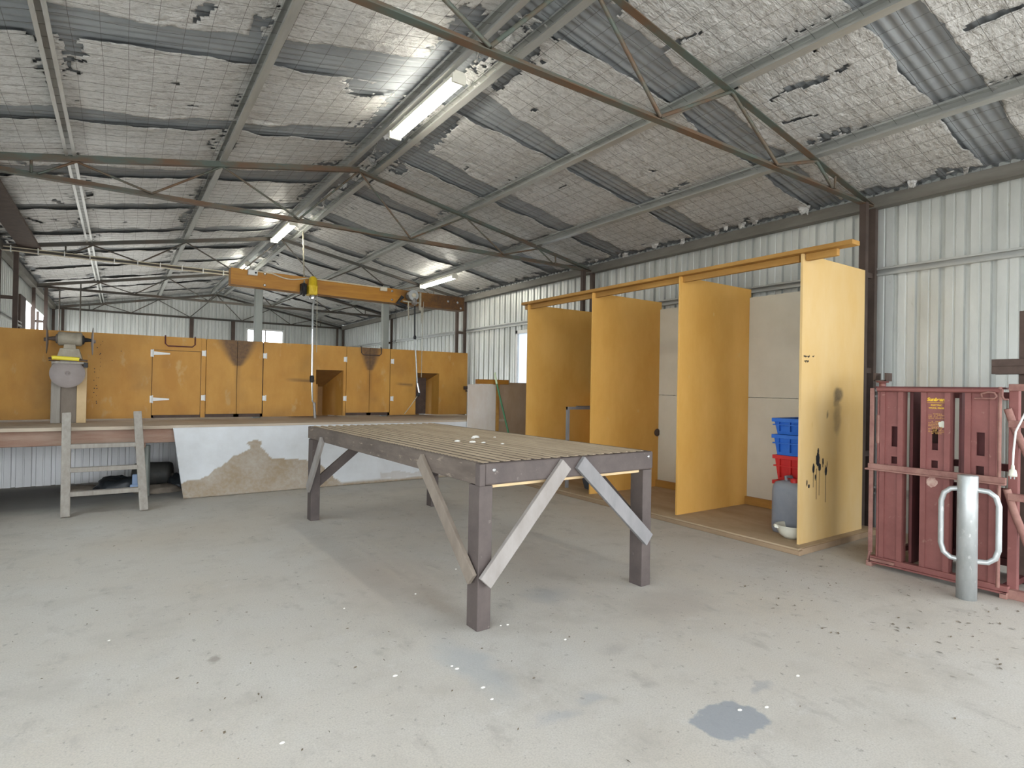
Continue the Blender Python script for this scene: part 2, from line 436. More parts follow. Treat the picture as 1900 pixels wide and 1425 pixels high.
STAINS = [(2.02, 1.375, 0.155, 0.12, 0.12, 0.85, (0.265, 0.285, 0.31)),   # blue grey spill, front right
          (1.38, 2.30, 0.13, 0.42, 0.6, 0.5, (0.36, 0.385, 0.40)),         # damp strip before the near leg
          (2.25, 2.85, 0.22, 0.20, 0.8, 0.55, (0.31, 0.315, 0.32)),
          (2.80, 2.36, 0.34, 0.24, 0.5, 0.4, (0.36, 0.32, 0.28)),
          (1.45, 1.79, 0.12, 0.05, 0.7, 0.45, (0.33, 0.34, 0.36)),
          (1.66, 1.81, 0.10, 0.06, 0.7, 0.45, (0.31, 0.325, 0.345)),
          (2.07, 2.10, 0.10, 0.08, 0.7, 0.4, (0.31, 0.29, 0.27)),
          (2.35, 1.48, 0.09, 0.035, 0.7, 0.5, (0.27, 0.28, 0.30)),
          (-0.7, 8.1, 2.2, 1.05, 0.45, 0.8, (0.17, 0.165, 0.16)),          # broad dark patch under the deck
          (1.51, 3.70, 0.50, 0.85, 0.9, 0.55, (0.43, 0.355, 0.29)),         # brown patch under the table
          (1.60, 3.05, 0.14, 0.45, 0.8, 0.5, (0.29, 0.24, 0.19)),
          (5.6, 2.2, 0.9, 0.5, 0.6, 0.7, (0.27, 0.19, 0.11)),               # brown dust beside the bins
          (0.39, 3.0, 0.05, 0.04, 0.6, 0.6, (0.2, 0.17, 0.14)),
          (2.6, 3.6, 0.5, 0.9, 0.9, 0.4, (0.38, 0.32, 0.26)),
          (0.6, 5.6, 1.0, 0.7, 0.9, 0.35, (0.46, 0.39, 0.30)),
          (0.35, 1.95, 0.30, 0.20, 0.9, 0.3, (0.36, 0.34, 0.31))]
M['floor'] = floor_mat()
M['ground'] = mat('pale_gravel', (0.60, 0.57, 0.52), (0.52, 0.49, 0.44), 0.9, 0, 4)

# ------------------------------------------------------------------ shed dimensions
XR, XL, XM = 6.12, -1.50, 2.31          # right wall, left wall, ridge
YB, YF = 18.95, -5.70                   # back wall, open front
KS = 0.195                              # roof slope
TRY = [2.66, 6.70, 10.70, 14.70, 18.80]


def zroof(x, z0):
    return z0 - KS * abs(x - XM)


# ------------------------------------------------------------------ setting
b = MB().box(XL - 0.1, XR + 0.1, YF, YB + 0.1, -0.12, 0.0)
struct(b.build('floor', M['floor']))
b = MB().box(-30, 34, -24, 44, -0.3, -0.121)
struct(b.build('ground', M['ground']))


def ribs(y0, y1, pitch=0.188, ph=0.0):
    """(y, offset) profile of ribbed sheet; offset > 0 away from the room"""
    pts = [(y0, 0.0)]
    k = math.floor((y0 - ph) / pitch)
    while True:
        c = ph + k * pitch
        if c - 0.03 > y1: break
        for dy, o in ((-0.024, 0), (-0.017, 0.030), (0.017, 0.030), (0.024, 0), (0.084, 0), (0.089, 0.008), (0.099, 0.008), (0.104, 0)):
            y = c + dy
            if y0 < y < y1: pts.append((y, o))
        k += 1
    pts.append((y1, 0.0))
    return pts


def rib_sheet(mb, axis, pos, out, a0, a1, z0, z1, ph=0.045, ztop=None, t=0.004):
    pr = ribs(a0, a1, ph=ph)
    vs, fs = [], []
    for a, o in pr:
        for zz in (z0, z1 if ztop is None else ztop(a)):
            for k in (0, t):
                q = pos + out * (o + k)
                vs.append((q, a, zz) if axis == 'x' else (a, q, zz))
    n = len(pr)
    for i in range(n - 1):
        p, q = i * 4, i * 4 + 4
        fs += [(p, q, q + 2, p + 2), (p + 1, p + 3, q + 3, q + 1)]
        fs += [(p + 2, q + 2, q + 3, p + 3), (p, p + 1, q + 1, q)]
    fs += [(0, 2, 3, 1), (n * 4 - 4, n * 4 - 3, n * 4 - 1, n * 4 - 2)]
    mb.add(vs, fs)


ZW = 3.285
DY0, DY1, DZ = 7.75, 8.83, 2.36
b = MB()
rib_sheet(b, 'x', XR, 1, 0.5, DY0, 0, ZW); rib_sheet(b, 'x', XR, 1, -5.0, 0.5, 2.5, ZW); rib_sheet(b, 'x', XR, 1, YF, -5.0, 0, ZW); rib_sheet(b, 'x', XR, 1, DY1, YB, 0, ZW); rib_sheet(b, 'x', XR, 1, DY0, DY1, DZ, ZW)
struct(b.build('wall_right', M['galv']))
b = MB()
rib_sheet(b, 'x', XL, -1, 7.2, 10.6, 0, ZW); rib_sheet(b, 'x', XL, -1, 10.6, 13.2, 1.8, ZW); rib_sheet(b, 'x', XL, -1, 13.2, 13.35, 0, ZW)
rib_sheet(b, 'x', XL, -1, 1.5, 7.2, 0, 1.2); rib_sheet(b, 'x', XL, -1, 1.5, 7.2, 2.3, ZW)
for ya_, yb_ in ((1.5, 1.7), (3.3, 3.5), (5.1, 5.3), (6.9, 7.2)):
    rib_sheet(b, 'x', XL, -1, ya_, yb_, 1.2, 2.3)
rib_sheet(b, 'x', XL, -1, YF, -5.2, 0, ZW)
rib_sheet(b, 'x', XL, -1, 13.35, YB, 2.80, ZW); rib_sheet(b, 'x', XL, -1, 17.9, YB, 0, 2.80)
rib_sheet(b, 'x', XL, -1, -5.2, 1.5, 2.5, ZW)
struct(b.build('wall_left', M['galv']))
WX0, WX1, WZ0, WZ1 = 3.16, 4.20, 2.30, 2.93
b = MB()
zt = lambda x: zroof(x, 4.0)
rib_sheet(b, 'y', YB, 1, XL, -0.6, 0, 3, ztop=zt); rib_sheet(b, 'y', YB, 1, -0.6, 1.4, 1.9, 3, ztop=zt); rib_sheet(b, 'y', YB, 1, 1.4, WX0, 0, 3, ztop=zt); rib_sheet(b, 'y', YB, 1, WX1, XR, 0, 3, ztop=zt)  # includes a low hidden gap, added to let daylight in
rib_sheet(b, 'y', YB, 1, WX0, WX1, 0, WZ0); rib_sheet(b, 'y', YB, 1, WX0, WX1, WZ1, 3, ztop=zt)
struct(b.build('wall_back', M['galv']))
# corrugated roof
b = MB()
for s in (-1, 1):
    ny = int((YB + 0.1 - YF) / 0.0762 * 6)
    vs, fs = [], []
    for i in range(ny + 1):
        y = YF + i * 0.0762 / 6
        o = 0.008 * math.cos(2 * PI * i / 6)
        for d in (-0.02, 3.95):
            for t in (0, 0.004):
                vs.append((XM + s * d, y, 4.014 - KS * d + o + t))
    for i in range(ny):
        p, q = 4 * i, 4 * i + 4
        fs += [(p, p + 2, q + 2, q), (p + 1, q + 1, q + 3, p + 3)]
    b.add(vs, fs, True)
struct(b.build('ceiling', M['galvdark']))
# far window
w = MB()
w.box(WX0 - 0.03, WX0 + 0.02, YB - 0.04, YB + 0.03, WZ0, WZ1); w.box(WX1 - 0.02, WX1 + 0.03, YB - 0.04, YB + 0.03, WZ0, WZ1)
w.box(WX0 - 0.03, WX1 + 0.03, YB - 0.04, YB + 0.03, WZ1 - 0.02, WZ1 + 0.03); w.box(WX0 - 0.03, WX1 + 0.03, YB - 0.04, YB + 0.03, WZ0 - 0.03, WZ0 + 0.02)
w.box(3.665, 3.70, YB - 0.04, YB + 0.03, WZ0, WZ1)
win = struct(w.build('window_1', M['white']))
MB().box(WX0 + 0.02, WX1 - 0.02, YB, YB + 0.004, WZ0 + 0.02, WZ1 - 0.02).build('pane', M['glass'], win)
# row of unseen windows added to the left wall for daylight
for k, ya_ in enumerate((1.7, 3.5, 5.3)):
    yb_ = ya_ + 1.6
    w = MB()
    for y_ in (ya_, yb_ - 0.05, (ya_ + yb_) / 2 - 0.02):
        w.box(XL - 0.03, XL + 0.04, y_, y_ + (0.05 if abs(y_ - (ya_ + yb_) / 2) > 0.1 else 0.04), 1.2, 2.3)
    w.box(XL - 0.03, XL + 0.04, ya_, yb_, 1.2, 1.25); w.box(XL - 0.03, XL + 0.04, ya_, yb_, 2.25, 2.3)
    win = struct(w.build('window_%d' % (k + 2), M['white']))
    MB().box(XL - 0.002, XL + 0.002, ya_ + 0.05, yb_ - 0.05, 1.25, 2.25).build('pane', M['glass'], win)
# glazed side door in the right wall
w = MB()
w.box(XR - 0.04, XR + 0.03, DY1 - 0.06, DY1, 0, DZ); w.box(XR - 0.04, XR + 0.03, DY0, DY0 + 0.06, 0, DZ)
w.box(XR - 0.04, XR + 0.03, DY0, DY1, DZ - 0.06, DZ)
dr = struct(w.build('door_1', M['white']))
MB().box(XR - 0.005, XR + 0.005, DY0 + 0.06, DY1 - 0.06, 0.0, DZ - 0.06).build('pane', M['frosted'], dr)
# brown sliding door leaf beside the left openings
b = MB().box(XL - 0.03, XL + 0.03, 13.3, 14.0, 0.0, 2.80)
struct(b.build('door_2', M['column']))
for i, (yy, hh) in enumerate(((15.5, 2.8), (16.5, 2.8), (17.85, 2.8))):
    b = MB().box(XL - 0.05, XL - 0.01, yy - 0.04, yy + 0.04, 0, hh)
    tag(b.build('door_post', M['column']), ['brown post first from the sliding door in the bright left opening', 'brown post second from the sliding door in the bright left opening',
        'brown end post of the bright left opening near the back wall'][i], 'post', 'posts of the left opening')
# girts of the right and left walls
GP = [(0, 0), (0.055, 0), (0.055, 0.018), (0.05, 0.018), (0.05, 0.005), (0.005, 0.005), (0.005, 0.07), (0.05, 0.07), (0.05, 0.055), (0.055, 0.055), (0.055, 0.075), (0, 0.075)]


def girt(name, x, y0, y1, z, s, label):
    prof = [(a if s > 0 else -a, c) for a, c in GP]
    b = MB().extr([(-p, q) for p, q in prof] if False else prof, (x, y1, z), (x, y0, z))
    o = b.build(name, M['purlin'])
    tag(o, label, 'girt', 'wall girts')


girt('wall_girt', XR, YF, 18.9, 2.45, 1, 'long galvanised girt high on the right ribbed wall above the wool press')
girt('wall_girt', XR, 0.5, 7.7, 1.27, 1, 'galvanised girt halfway up the right wall behind the red press')
girt('wall_girt', XR, 0.5, 7.7, 0.33, 1, 'galvanised girt low on the right wall behind the red press')
girt('wall_girt', XL, 7.2, 13.3, 2.22, -1, 'galvanised girt on the left wall running to the sliding door')

# eave beams
for s, lab in ((1, 'dull steel eave beam along the top of the right wall'), (-1, 'dull steel eave beam along the top of the left wall')):
    x = XM + s * 3.74
    b = MB().extr([(-0.05, 0), (0.05, 0), (0.05, 0.11), (-0.05, 0.11)], (x, YF, 3.10), (x, YB - 0.02, 3.10))
    tag(b.build('eave_beam', M['eave']), lab, 'beam', 'eave beams')

# ------------------------------------------------------------------ roof frame
PP = [(-0.042, 0), (-0.016, 0), (-0.016, 0.005), (-0.037, 0.005), (-0.037, 0.095), (0.037, 0.095), (0.037, 0.005), (0.016, 0.005), (0.016, 0), (0.042, 0), (0.042, 0.10), (-0.042, 0.10)]
PC = [(-0.03, 0), (0.03, 0), (0.03, 0.10), (-0.03, 0.10), (-0.03, 0.082), (-0.025, 0.082), (-0.025, 0.095), (0.024, 0.095), (0.024, 0.005), (-0.025, 0.005), (-0.025, 0.018), (-0.03, 0.018)]
PD = [(-2.72, 'outermost roof purlin of the left slope, wide with a dark groove'), (-1.46, 'roof purlin of the left slope between the ridge pair and the outermost one'),
      (-0.14, 'left purlin of the pair along the ridge, lamps hung beneath'), (0.19, 'right purlin of the pair along the ridge'),
      (1.46, 'first roof purlin right of the ridge pair'), (2.68, 'second roof purlin right of the ridge, carrying the lamp over the shearing board')]
for d, lab in PD:
    x = XM + d
    z = 3.885 - KS * abs(d)
    s = 1 if d > 0 else -1
    a = math.atan(KS) * s
    prof = [(p * math.cos(a) + q * math.sin(a), -p * math.sin(a) + q * math.cos(a)) for p, q in (PP if d < -2 else PC)]
    b = MB().extr(prof, (x, YF, z), (x, YB - 0.02, z))
    tag(b.build('roof_purlin', M['purlin']), lab, 'purlin', 'roof purlins')

ANG = [(-0.028, -0.028), (0.028, -0.028), (0.028, -0.021), (-0.021, -0.021), (-0.021, 0.028), (-0.028, 0.028)]
TN = ['nearest roof truss, green and rusty, joining the column beside the wool press', 'second roof truss, rusty, crossing above the slatted table', 'third roof truss, behind the timber beam, white cable tied along it',
      'fourth roof truss, beyond the orange pen fence', 'farthest roof truss, against the back wall']
for i, y in enumerate(TRY):
    m = M['rustgreen'] if i < 2 else M['darksteel']
    t = thing('roof_truss', (XM, y, 3.14), TN[i], 'truss', 'roof trusses')
    zb = 3.14
    for s in (1, -1):
        MB().extr(ANG, (XM, y, 3.857), (XM + s * 3.74, y, 3.857 - KS * 3.74 + 0.02)).build('top_chord', m, t)
    MB().extr(ANG, (XM - 3.72, y, zb), (XM + 3.72, y, zb)).build('bottom_chord', m, t)
    tops = [-2.68, -1.46, 0.0, 1.46, 2.68]
    bots = [-2.95, -2.08, -0.68, 0.68, 2.08, 2.95]
    seq = [(bots[0], tops[0]), (tops[0], bots[1]), (bots[1], tops[1]), (tops[1], bots[2]), (bots[2], tops[2]), (tops[2], bots[3]),
           (bots[3], tops[3]), (tops[3], bots[4]), (bots[4], tops[4]), (tops[4], bots[5])]
    for k, (p, q) in enumerate(seq):
        if k % 2 == 0: bx, tx = p, q
        else: tx, bx = p, q
        r = 0.014 if i == 0 else 0.011
        MB().tube([(XM + bx, y, zb + 0.01), (XM + tx, y, 3.845 - KS * abs(tx))], r, 8).build('web', m, t)
    for bx in (-3.0, 3.0):
        MB().tube([(XM + bx, y, zb + 0.01), (XM + bx, y, 3.845 - KS * abs(bx))], 0.011, 8).build('web', m, t)
    for s in (1, -1):
        c = M['column']
        zt1 = 3.13
        for dx in (3.55, 3.74):
            if s < 0 and i in (0, 1): break
            x = XM + s * dx
            MB().extr([(-0.028, -0.03), (0.028, -0.03), (0.028, 0.03), (-0.028, 0.03)], (x, y, 0), (x, y, zt1), (0, 1, 0)).build('column', c, t)
        if s < 0 and i in (0, 1): continue
        for zz in (0.7, 1.5, 2.42):
            MB().box(XM + s * 3.55 - 0.02, XM + s * 3.74 + 0.02, y - 0.012, y + 0.012, zz, zz + 0.05).build('batten_plate', c, t)

# ------------------------------------------------------------------ insulation blankets
random.seed(4)
PUR = [abs(d) for d, _ in PD]
TEARS = {1: [(4.17, 2.44, 4.22, 2.18, 0.034), (4.22, 2.18, 4.19, 2.02, 0.015), (4.20, 2.60, 4.17, 2.44, 0.010), (4.53, 2.69, 4.54, 2.56, 0.016), (4.54, 2.56, 4.57, 2.45, 0.009), (4.31, 1.36, 4.32, 1.10, 0.024),
             (3.24, 2.88, 3.25, 2.73, 0.022), (3.25, 2.73, 3.28, 2.57, 0.008), (3.05, 4.25, 3.07, 4.19, 0.016), (3.22, 5.76, 3.22, 5.70, 0.02), (4.16, 5.2, 4.15, 5.07, 0.012), (4.45, 4.1, 4.5, 4.05, 0.012),
             (2.55, 2.4, 2.62, 3.0, 0.05), (2.6, 3.6, 2.66, 4.2, 0.05), (2.62, 5.0, 2.7, 5.7, 0.08), (2.52, 6.5, 2.6, 7.2, 0.04)],
         -1: [(0.41, 3.98, 0.40, 4.06, 0.04), (0.38, 4.10, 0.36, 4.17, 0.015), (0.3, 5.1, 0.36, 5.12, 0.012), (0.45, 5.5, 0.5, 5.5, 0.012), (1.70, 4.85, 2.1, 4.75, 0.14), (1.55, 4.72, 1.7, 4.75, 0.06), (2.0, 4.35, 2.15, 4.3, 0.1),
              (-0.30, 4.62, -0.28, 4.80, 0.055), (-0.67, 8.56, -0.54, 8.82, 0.018), (-1.0, 9.46, -0.86, 9.70, 0.025), (-0.72, 9.55, -0.70, 9.6, 0.02), (-0.84, 7.1, -0.8, 7.16, 0.03), (0.0, 9.8, 0.08, 9.75, 0.012),
              (2.0, 3.5, 2.1, 4.3, 0.10), (2.05, 4.6, 2.1, 5.6, 0.08), (1.95, 4.75, 2.05, 4.8, 0.12)]}


def segd(px, py, ax, ay, bx, by):
    dx, dy = bx - ax, by - ay
    t = max(0, min(1, ((px - ax) * dx + (py - ay) * dy) / (dx * dx + dy * dy + 1e-9)))
    return math.hypot(px - ax - dx * t, py - ay - dy * t)


def blanket(s, ya, yb, seed, label):
    st = 0.06 if yb < 0 else 0.021 if yb < 8 else (0.032 if yb < 12 else 0.05)
    d0, d1 = 0.05, 3.70
    nd = int((d1 - d0) / st); nv = int((yb - ya) / st)
    vs, keep = [], []
    o = seed * 7.31
    for i in range(nd + 1):
        d = d0 + (d1 - d0) * i / nd
        x = XM + s * d
        tp = 0.03 + 0.10 * max(0.0, 1 - d / 1.4)
        ea = ya + tp + 0.045 * nz(d * 1.7, o) + 0.022 * nz(d * 6, o + 3) + 0.014 * nz(d * 19, o + 5)
        eb = yb - tp + 0.045 * nz(d * 1.7, o + 11) + 0.022 * nz(d * 6, o + 13) + 0.014 * nz(d * 19, o + 15)
        for j in range(nv + 1):
            v = j / nv
            y = ea + (eb - ea) * v
            ed = min(y - ea, eb - y)
            pd = min(abs(d - p) for p in PUR)
            z = 3.992 - KS * d - 0.012 * min(1, pd / 0.3)
            z += 0.008 * nz(x * 3.3, y * 4.1, o) + 0.006 * nz(x * 9, y * 15, o + 2) + 0.0035 * nz(x * 24, y * 34, o + 4)
            z -= max(0.0, 0.035 * (0.25 + nz(x * 3, y * 0.8, o + 9))) * math.exp(-ed / 0.05)
            jx = 0.8 * st * nz(x * 21, y * 21, o + 60) if 0 < i < nd else 0; jy = 0.8 * st * nz(x * 21, y * 21, o + 70) if 0 < j < nv else 0
            vs.append((x + jx, y + jy, min(z, 4.002 - KS * (d + s * jx))))
    fs = []
    for i in range(nd):
        d = d0 + (d1 - d0) * (i + .5) / nd
        for j in range(nv):
            p = i * (nv + 1) + j
            x, y, _ = vs[p]
            drop = False
            for q in PUR:
                e = d - q - 0.04
                if 0.0 < e < 0.14 and nz(x * 5, y * 2.2, o + 20) + 0.5 * nz(x * 17, y * 17, 3) > 0.12 + e * 4: drop = True
                e = q - 0.04 - d
                if 0.0 < e < 0.10 and nz(x * 5, y * 2.4, o + 30) + 0.5 * nz(x * 17, y * 17, 3) > 0.25 + e * 5: drop = True
            if d > 3.55 and nz(x * 9, y * 7, o) > 0.5 - (d - 3.55) * 4: drop = True
            if d < 0.5 and nz(x * 4, y * 3.1, o + 50) + 0.4 * nz(x * 20, y * 20, 5) > 0.12 + d * 0.7: drop = True
            for ax, ay, bx, by, r in TEARS[s]:
                if abs(y - (ay + by) / 2) < 1.1 and segd(x, y, ax, ay, bx, by) < r * (1 + 0.9 * nz(x * 16, y * 16, 7)): drop = True
            if not drop:
                fs.append((p, p + 1, p + nv + 2, p + nv + 1) if s < 0 else (p, p + nv + 1, p + nv + 2, p + 1))
    b = MB().add(vs, fs, True)
    ob = b.build('insulation_blanket', M['foil'])
    sd = ob.modifiers.new('thickness', 'SOLIDIFY'); sd.thickness = 0.004; sd.offset = 0.0
    tag(ob, label, 'insulation', 'foil insulation blankets')


ORD = ['first', 'second', 'third', 'fourth', 'fifth', 'sixth', 'seventh', 'eighth', 'ninth', 'tenth', 'eleventh', 'twelfth', 'thirteenth', 'fourteenth']
GR = [ 0.05, 1.62, 3.10, 4.62, 6.03, 7.58, 9.05, 10.5, 12.0, 13.5, 15.0, 16.5, 17.9, 18.93]
HR = [ .1, .14, .13, .12, .14, .13, .11, .11, .10, .10, .10, .10, .10, 0]
GL = [ 0.0, 1.5, 2.95, 4.43, 5.90, 7.42, 8.88, 10.32, 11.8, 13.3, 14.8, 16.3, 17.8, 18.93]
HL = [ .1, .1, .13, .155, .125, .165, .11, .12, .13, .10, .10, .10, .10, 0]
for s, G, H, nm in ((1, GR, HR, 'right'), (-1, GL, HL, 'left')):
    first = 0
    for i in range(first, len(G) - 1):
        k = i - first
        blanket(s, G[i] + H[i], G[i + 1] - H[i + 1], i + 4 + (40 if s < 0 else 0),
                'crumpled silver foil blanket under the %s roof slope, %s strip from the near end' % (nm, ORD[k]))

# torn foil hanging between the ridge purlins and along the right eave


def foil_flap(cx, cy, cz, w, h, seed, label, group, yaw):
    n, k = 7, 6
    vs = []
    for i in range(n + 1):
        for j in range(k + 1):
            u = (i / n - 0.5) * w * (1 - 0.35 * (j / k) * (1 + nz(seed, j * .7)))
            v = -h * j / k * (0.75 + 0.5 * (0.5 + nz(i * 0.9, seed)))
            o = 0.25 * w * nz(u * 20 + seed, v * 20) + 0.5 * h * (j / k) ** 2 * nz(seed * 3.1, 2)
            vs.append((cx + u * math.cos(yaw) - o * math.sin(yaw), cy + u * math.sin(yaw) + o * math.cos(yaw), cz + v))
    ob = MB().add(vs, [(i * (k + 1) + j, (i + 1) * (k + 1) + j, (i + 1) * (k + 1) + j + 1, i * (k + 1) + j + 1) for i in range(n) for j in range(k)], True).build('foil_flap', M['foil'])
    sd = ob.modifiers.new('thickness', 'SOLIDIFY'); sd.thickness = 0.002
    tag(ob, label, 'foil', group)


random.seed(31)
for k in range(11):
    yy = (2.75, 3.05, 3.35, 3.6, 3.85, 5.75, 6.1, 6.55, 6.9, 7.6, 8.4)[k]
    foil_flap(2.33 + random.uniform(-.1, .1), yy, 3.975, random.uniform(.08, .17), random.uniform(.05, .13), k * 3.3, 'torn scrap of silver foil hanging between the two ridge purlins', 'foil scraps along the ridge', random.uniform(0, 3))
for k in range(12):
    yy = (1.9, 2.3, 3.3, 3.9, 4.05, 4.25, 4.4, 4.9, 5.35, 5.95, 6.05, 6.5)[k]
    foil_flap(5.99 - 0.02 * (k % 3), yy, 3.275, random.uniform(.05, .13), random.uniform(.04, .09), 60 + k * 2.7, 'torn tab of foil hanging over the right eave beam', 'foil tabs along the right eave', PI / 2 + random.uniform(-.4, .4))

# wire netting that carries the blankets
for s, nm in ((1, 'right'), (-1, 'left')):
    b = MB()
    r = 0.0013

    def wire(pts):
        n = 3; vs = []
        for p in pts:
            for a in range(3):
                vs.append((p[0] + r * math.cos(a * 2.094) * (1 if dirx == 0 else 0), p[1] + r * math.cos(a * 2.094) * dirx, p[2] + r * math.sin(a * 2.094)))
        fs = [(i * 3 + j, i * 3 + (j + 1) % 3, i * 3 + 3 + (j + 1) % 3, i * 3 + 3 + j) for i in range(len(pts) - 1) for j in range(3)]
        b.add(vs, fs)
    dirx = 1
    y = 0.1
    while y < 18.9:
        pts = []
        for k in range(25):
            d = 0.1 + 3.58 * k / 24
            x = XM + s * d
            pts.append((x, y + 0.015 * nz(x * 2, y * 3), 3.966 - KS * d - 0.02 * min(1, min(abs(d - p) for p in PUR) / 0.3) + 0.005 * nz(x * 3, y * 3, 2)))
        wire(pts); y += 0.15
    dirx = 0
    d = 0.2
    while d < 3.7:
        if min(abs(d - p) for p in PUR) > 0.06:
            pts = []
            for k in range(150):
                y = 0.1 + 18.7 * k / 149
                x = XM + s * (d + 0.014 * nz(d * 3, y * 1.5))
                pts.append((x, y, 3.966 - KS * d - 0.02 * min(1, min(abs(d - p) for p in PUR) / 0.3) + 0.005 * nz(x * 3, y * 3, 2)))
            wire(pts)
        d += 0.15
    tag(b.build('wire_netting', M['wire']), 'square wire netting holding up the foil blankets of the %s roof slope' % nm, 'netting', 'roof netting')

# ------------------------------------------------------------------ fluorescent lamps


def lamp(x, y0, y1, z, label, tilt=0.0):
    t = thing('fluorescent_lamp', (x, (y0 + y1) / 2, z), label, 'lamp', 'fluorescent lamps')
    MB().extr([(-0.05, 0.035), (0.05, 0.035), (0.035, 0.085), (-0.035, 0.085)], (x, y0, z), (x, y1, z)).build('batten', M['batten'], t, 0.004)
    for dx in (-0.038, 0.038):
        MB().tube([(x + dx, y0 + 0.03, z + 0.012), (x + dx, y1 - 0.03, z + 0.012)], 0.018, 12).build('tube', M['lamp'], t)
    for yy in (y0 + 0.012, y1 - 0.012):
        MB().box(x - 0.06, x + 0.06, yy - 0.014, yy + 0.014, z - 0.014, z + 0.06).build('end_cap', M['batten'], t, 0.004)
    for yy in (y0 + 0.25, y1 - 0.25):
        MB().box(x - 0.012, x + 0.012, yy - 0.012, yy + 0.012, z + 0.08, z + 0.085 + (3.89 - KS * abs(x - XM) - z - 0.085)).build('hanger', M['batten'], t)


lamp(2.20, 4.05, 5.36, 3.74, 'large lit twin tube lamp under the ridge, nearest the camera')
lamp(2.16, 9.20, 10.55, 3.74, 'lit tube lamp under the ridge, above the left part of the timber beam')
lamp(5.0, 9.23, 10.60, 3.275, 'lit tube lamp under the right roof purlin above the timber beam end')
lamp(2.16, 13.0, 14.3, 3.74, 'lit lamp at the ridge mostly hidden behind the timber beam')

# ------------------------------------------------------------------ shearing deck
DT = 0.81
t = thing('shearing_deck', (1.7, 8.0, 0), 'raised timber shearing board in front of the orange fence', 'deck')
b = MB()
for k in range(8):
    y0 = 7.42 + k * 0.15
    b.box(-1.44, 4.95, y0, y0 + 0.147, DT - 0.035, DT)
b.box(-1.44, 4.95, 8.62, 9.05, DT - 0.035, DT)
b.build('decking', M['deck'], t)
MB().box(-1.44, 4.95, 7.46, 7.53, 0.62, DT - 0.036).build('bearer', M['redgum'], t, 0.008)
MB().box(-1.44, 4.95, 8.9, 8.97, 0.62, DT - 0.036).build('bearer', M['redgum'], t, 0.008)
for xj in (-1.2, 0.20, 1.6, 3.0, 4.6):
    MB().box(xj - 0.05, xj + 0.05, 7.5, 8.95, 0.565, 0.66).build('joist', M['redgum'], t, 0.006)
for xj, yj in ((0.27, 7.72), (1.9, 8.2), (3.2, 8.2), (4.7, 8.2)):
    MB().tube([(xj, yj, 0), (xj, yj, 0.57)], 0.035, 12).build('leg', M['postgrey'], t)
b = MB()
rib_sheet(b, 'y', 9.0, 1, -1.44, 4.9, 0.0, 0.76, ph=0.1)
b.build('rear_cladding', M['cladwhite'], t)

# canvas drop with the sand coloured stain
poly = [(0.60, 0), (0.55, 0.16), (0.62, 0.20), (0.78, 0.205), (0.86, 0.225), (0.90, 0.30), (0.99, 0.335), (1.06, 0.37), (1.12, 0.45), (1.22, 0.485), (1.30, 0.525), (1.29, 0.56), (1.25, 0.59), (1.29, 0.615),
        (1.40, 0.615), (1.43, 0.575), (1.40, 0.53), (1.46, 0.49), (1.50, 0.43), (1.55, 0.385), (1.66, 0.375), (1.82, 0.37), (1.95, 0.345), (2.02, 0.31), (2.12, 0.275), (2.2, 0.20), (2.3, 0.1), (2.45, 0.0)]


def inpoly(x, z):
    c = False
    for i in range(len(poly)):
        x1, z1 = poly[i]; x2, z2 = poly[i - 1]
        if (z1 > z) != (z2 > z) and x < (x2 - x1) * (z - z1) / (z2 - z1) + x1: c = not c
    return c


def canvas_stain(x, y, z):
    xx = x + 0.02 * nz(x * 9, z * 9); zz = z + 0.02 * nz(x * 9, z * 9, 4)
    if inpoly(xx, zz): return 0.85 + 0.15 * nz(x * 4, z * 4, 2)
    e = 0.055 + 0.02 * nz(x * 3, 1)
    if z < e: return min(0.9, (e - z) / 0.03)
    if 2.9 < x < 4.0 and z < 0.12 + 0.05 * nz(x * 4, 8): return 0.35
    return 0.0


nx, nzz = 230, 50
vs = []
for i in range(nx + 1):
    for j in range(nzz + 1):
        z = 0.004 + (DT - 0.03) * j / nzz
        u = i / nx
        x = 0.50 + 0.105 * (1 - j / nzz) * (1 - u) + u * (4.30 - 0.50)
        y = 7.405 - 0.10 * (1 - j / nzz) ** 2.0 * (1 - 0.4 * u) + 0.010 * nz(x * 1.6, z * 2.5) + 0.003 * nz(x * 7, z * 3, 2)
        vs.append((x, min(y, 7.412), z))
fs = [(i * (nzz + 1) + j, (i + 1) * (nzz + 1) + j, (i + 1) * (nzz + 1) + j + 1, i * (nzz + 1) + j + 1) for i in range(nx) for j in range(nzz)]
ob = MB().add(vs, fs, True).build('canvas_sheet', M['canvas'], attr=canvas_stain)
sd = ob.modifiers.new('thickness', 'SOLIDIFY'); sd.thickness = 0.003
tag(ob, 'white canvas drop hung from the deck edge with a brown hill shaped stain', 'canvas')

# ------------------------------------------------------------------ orange pen fence
FY, FZ0, FZ1 = 8.60, 0.83, 1.875


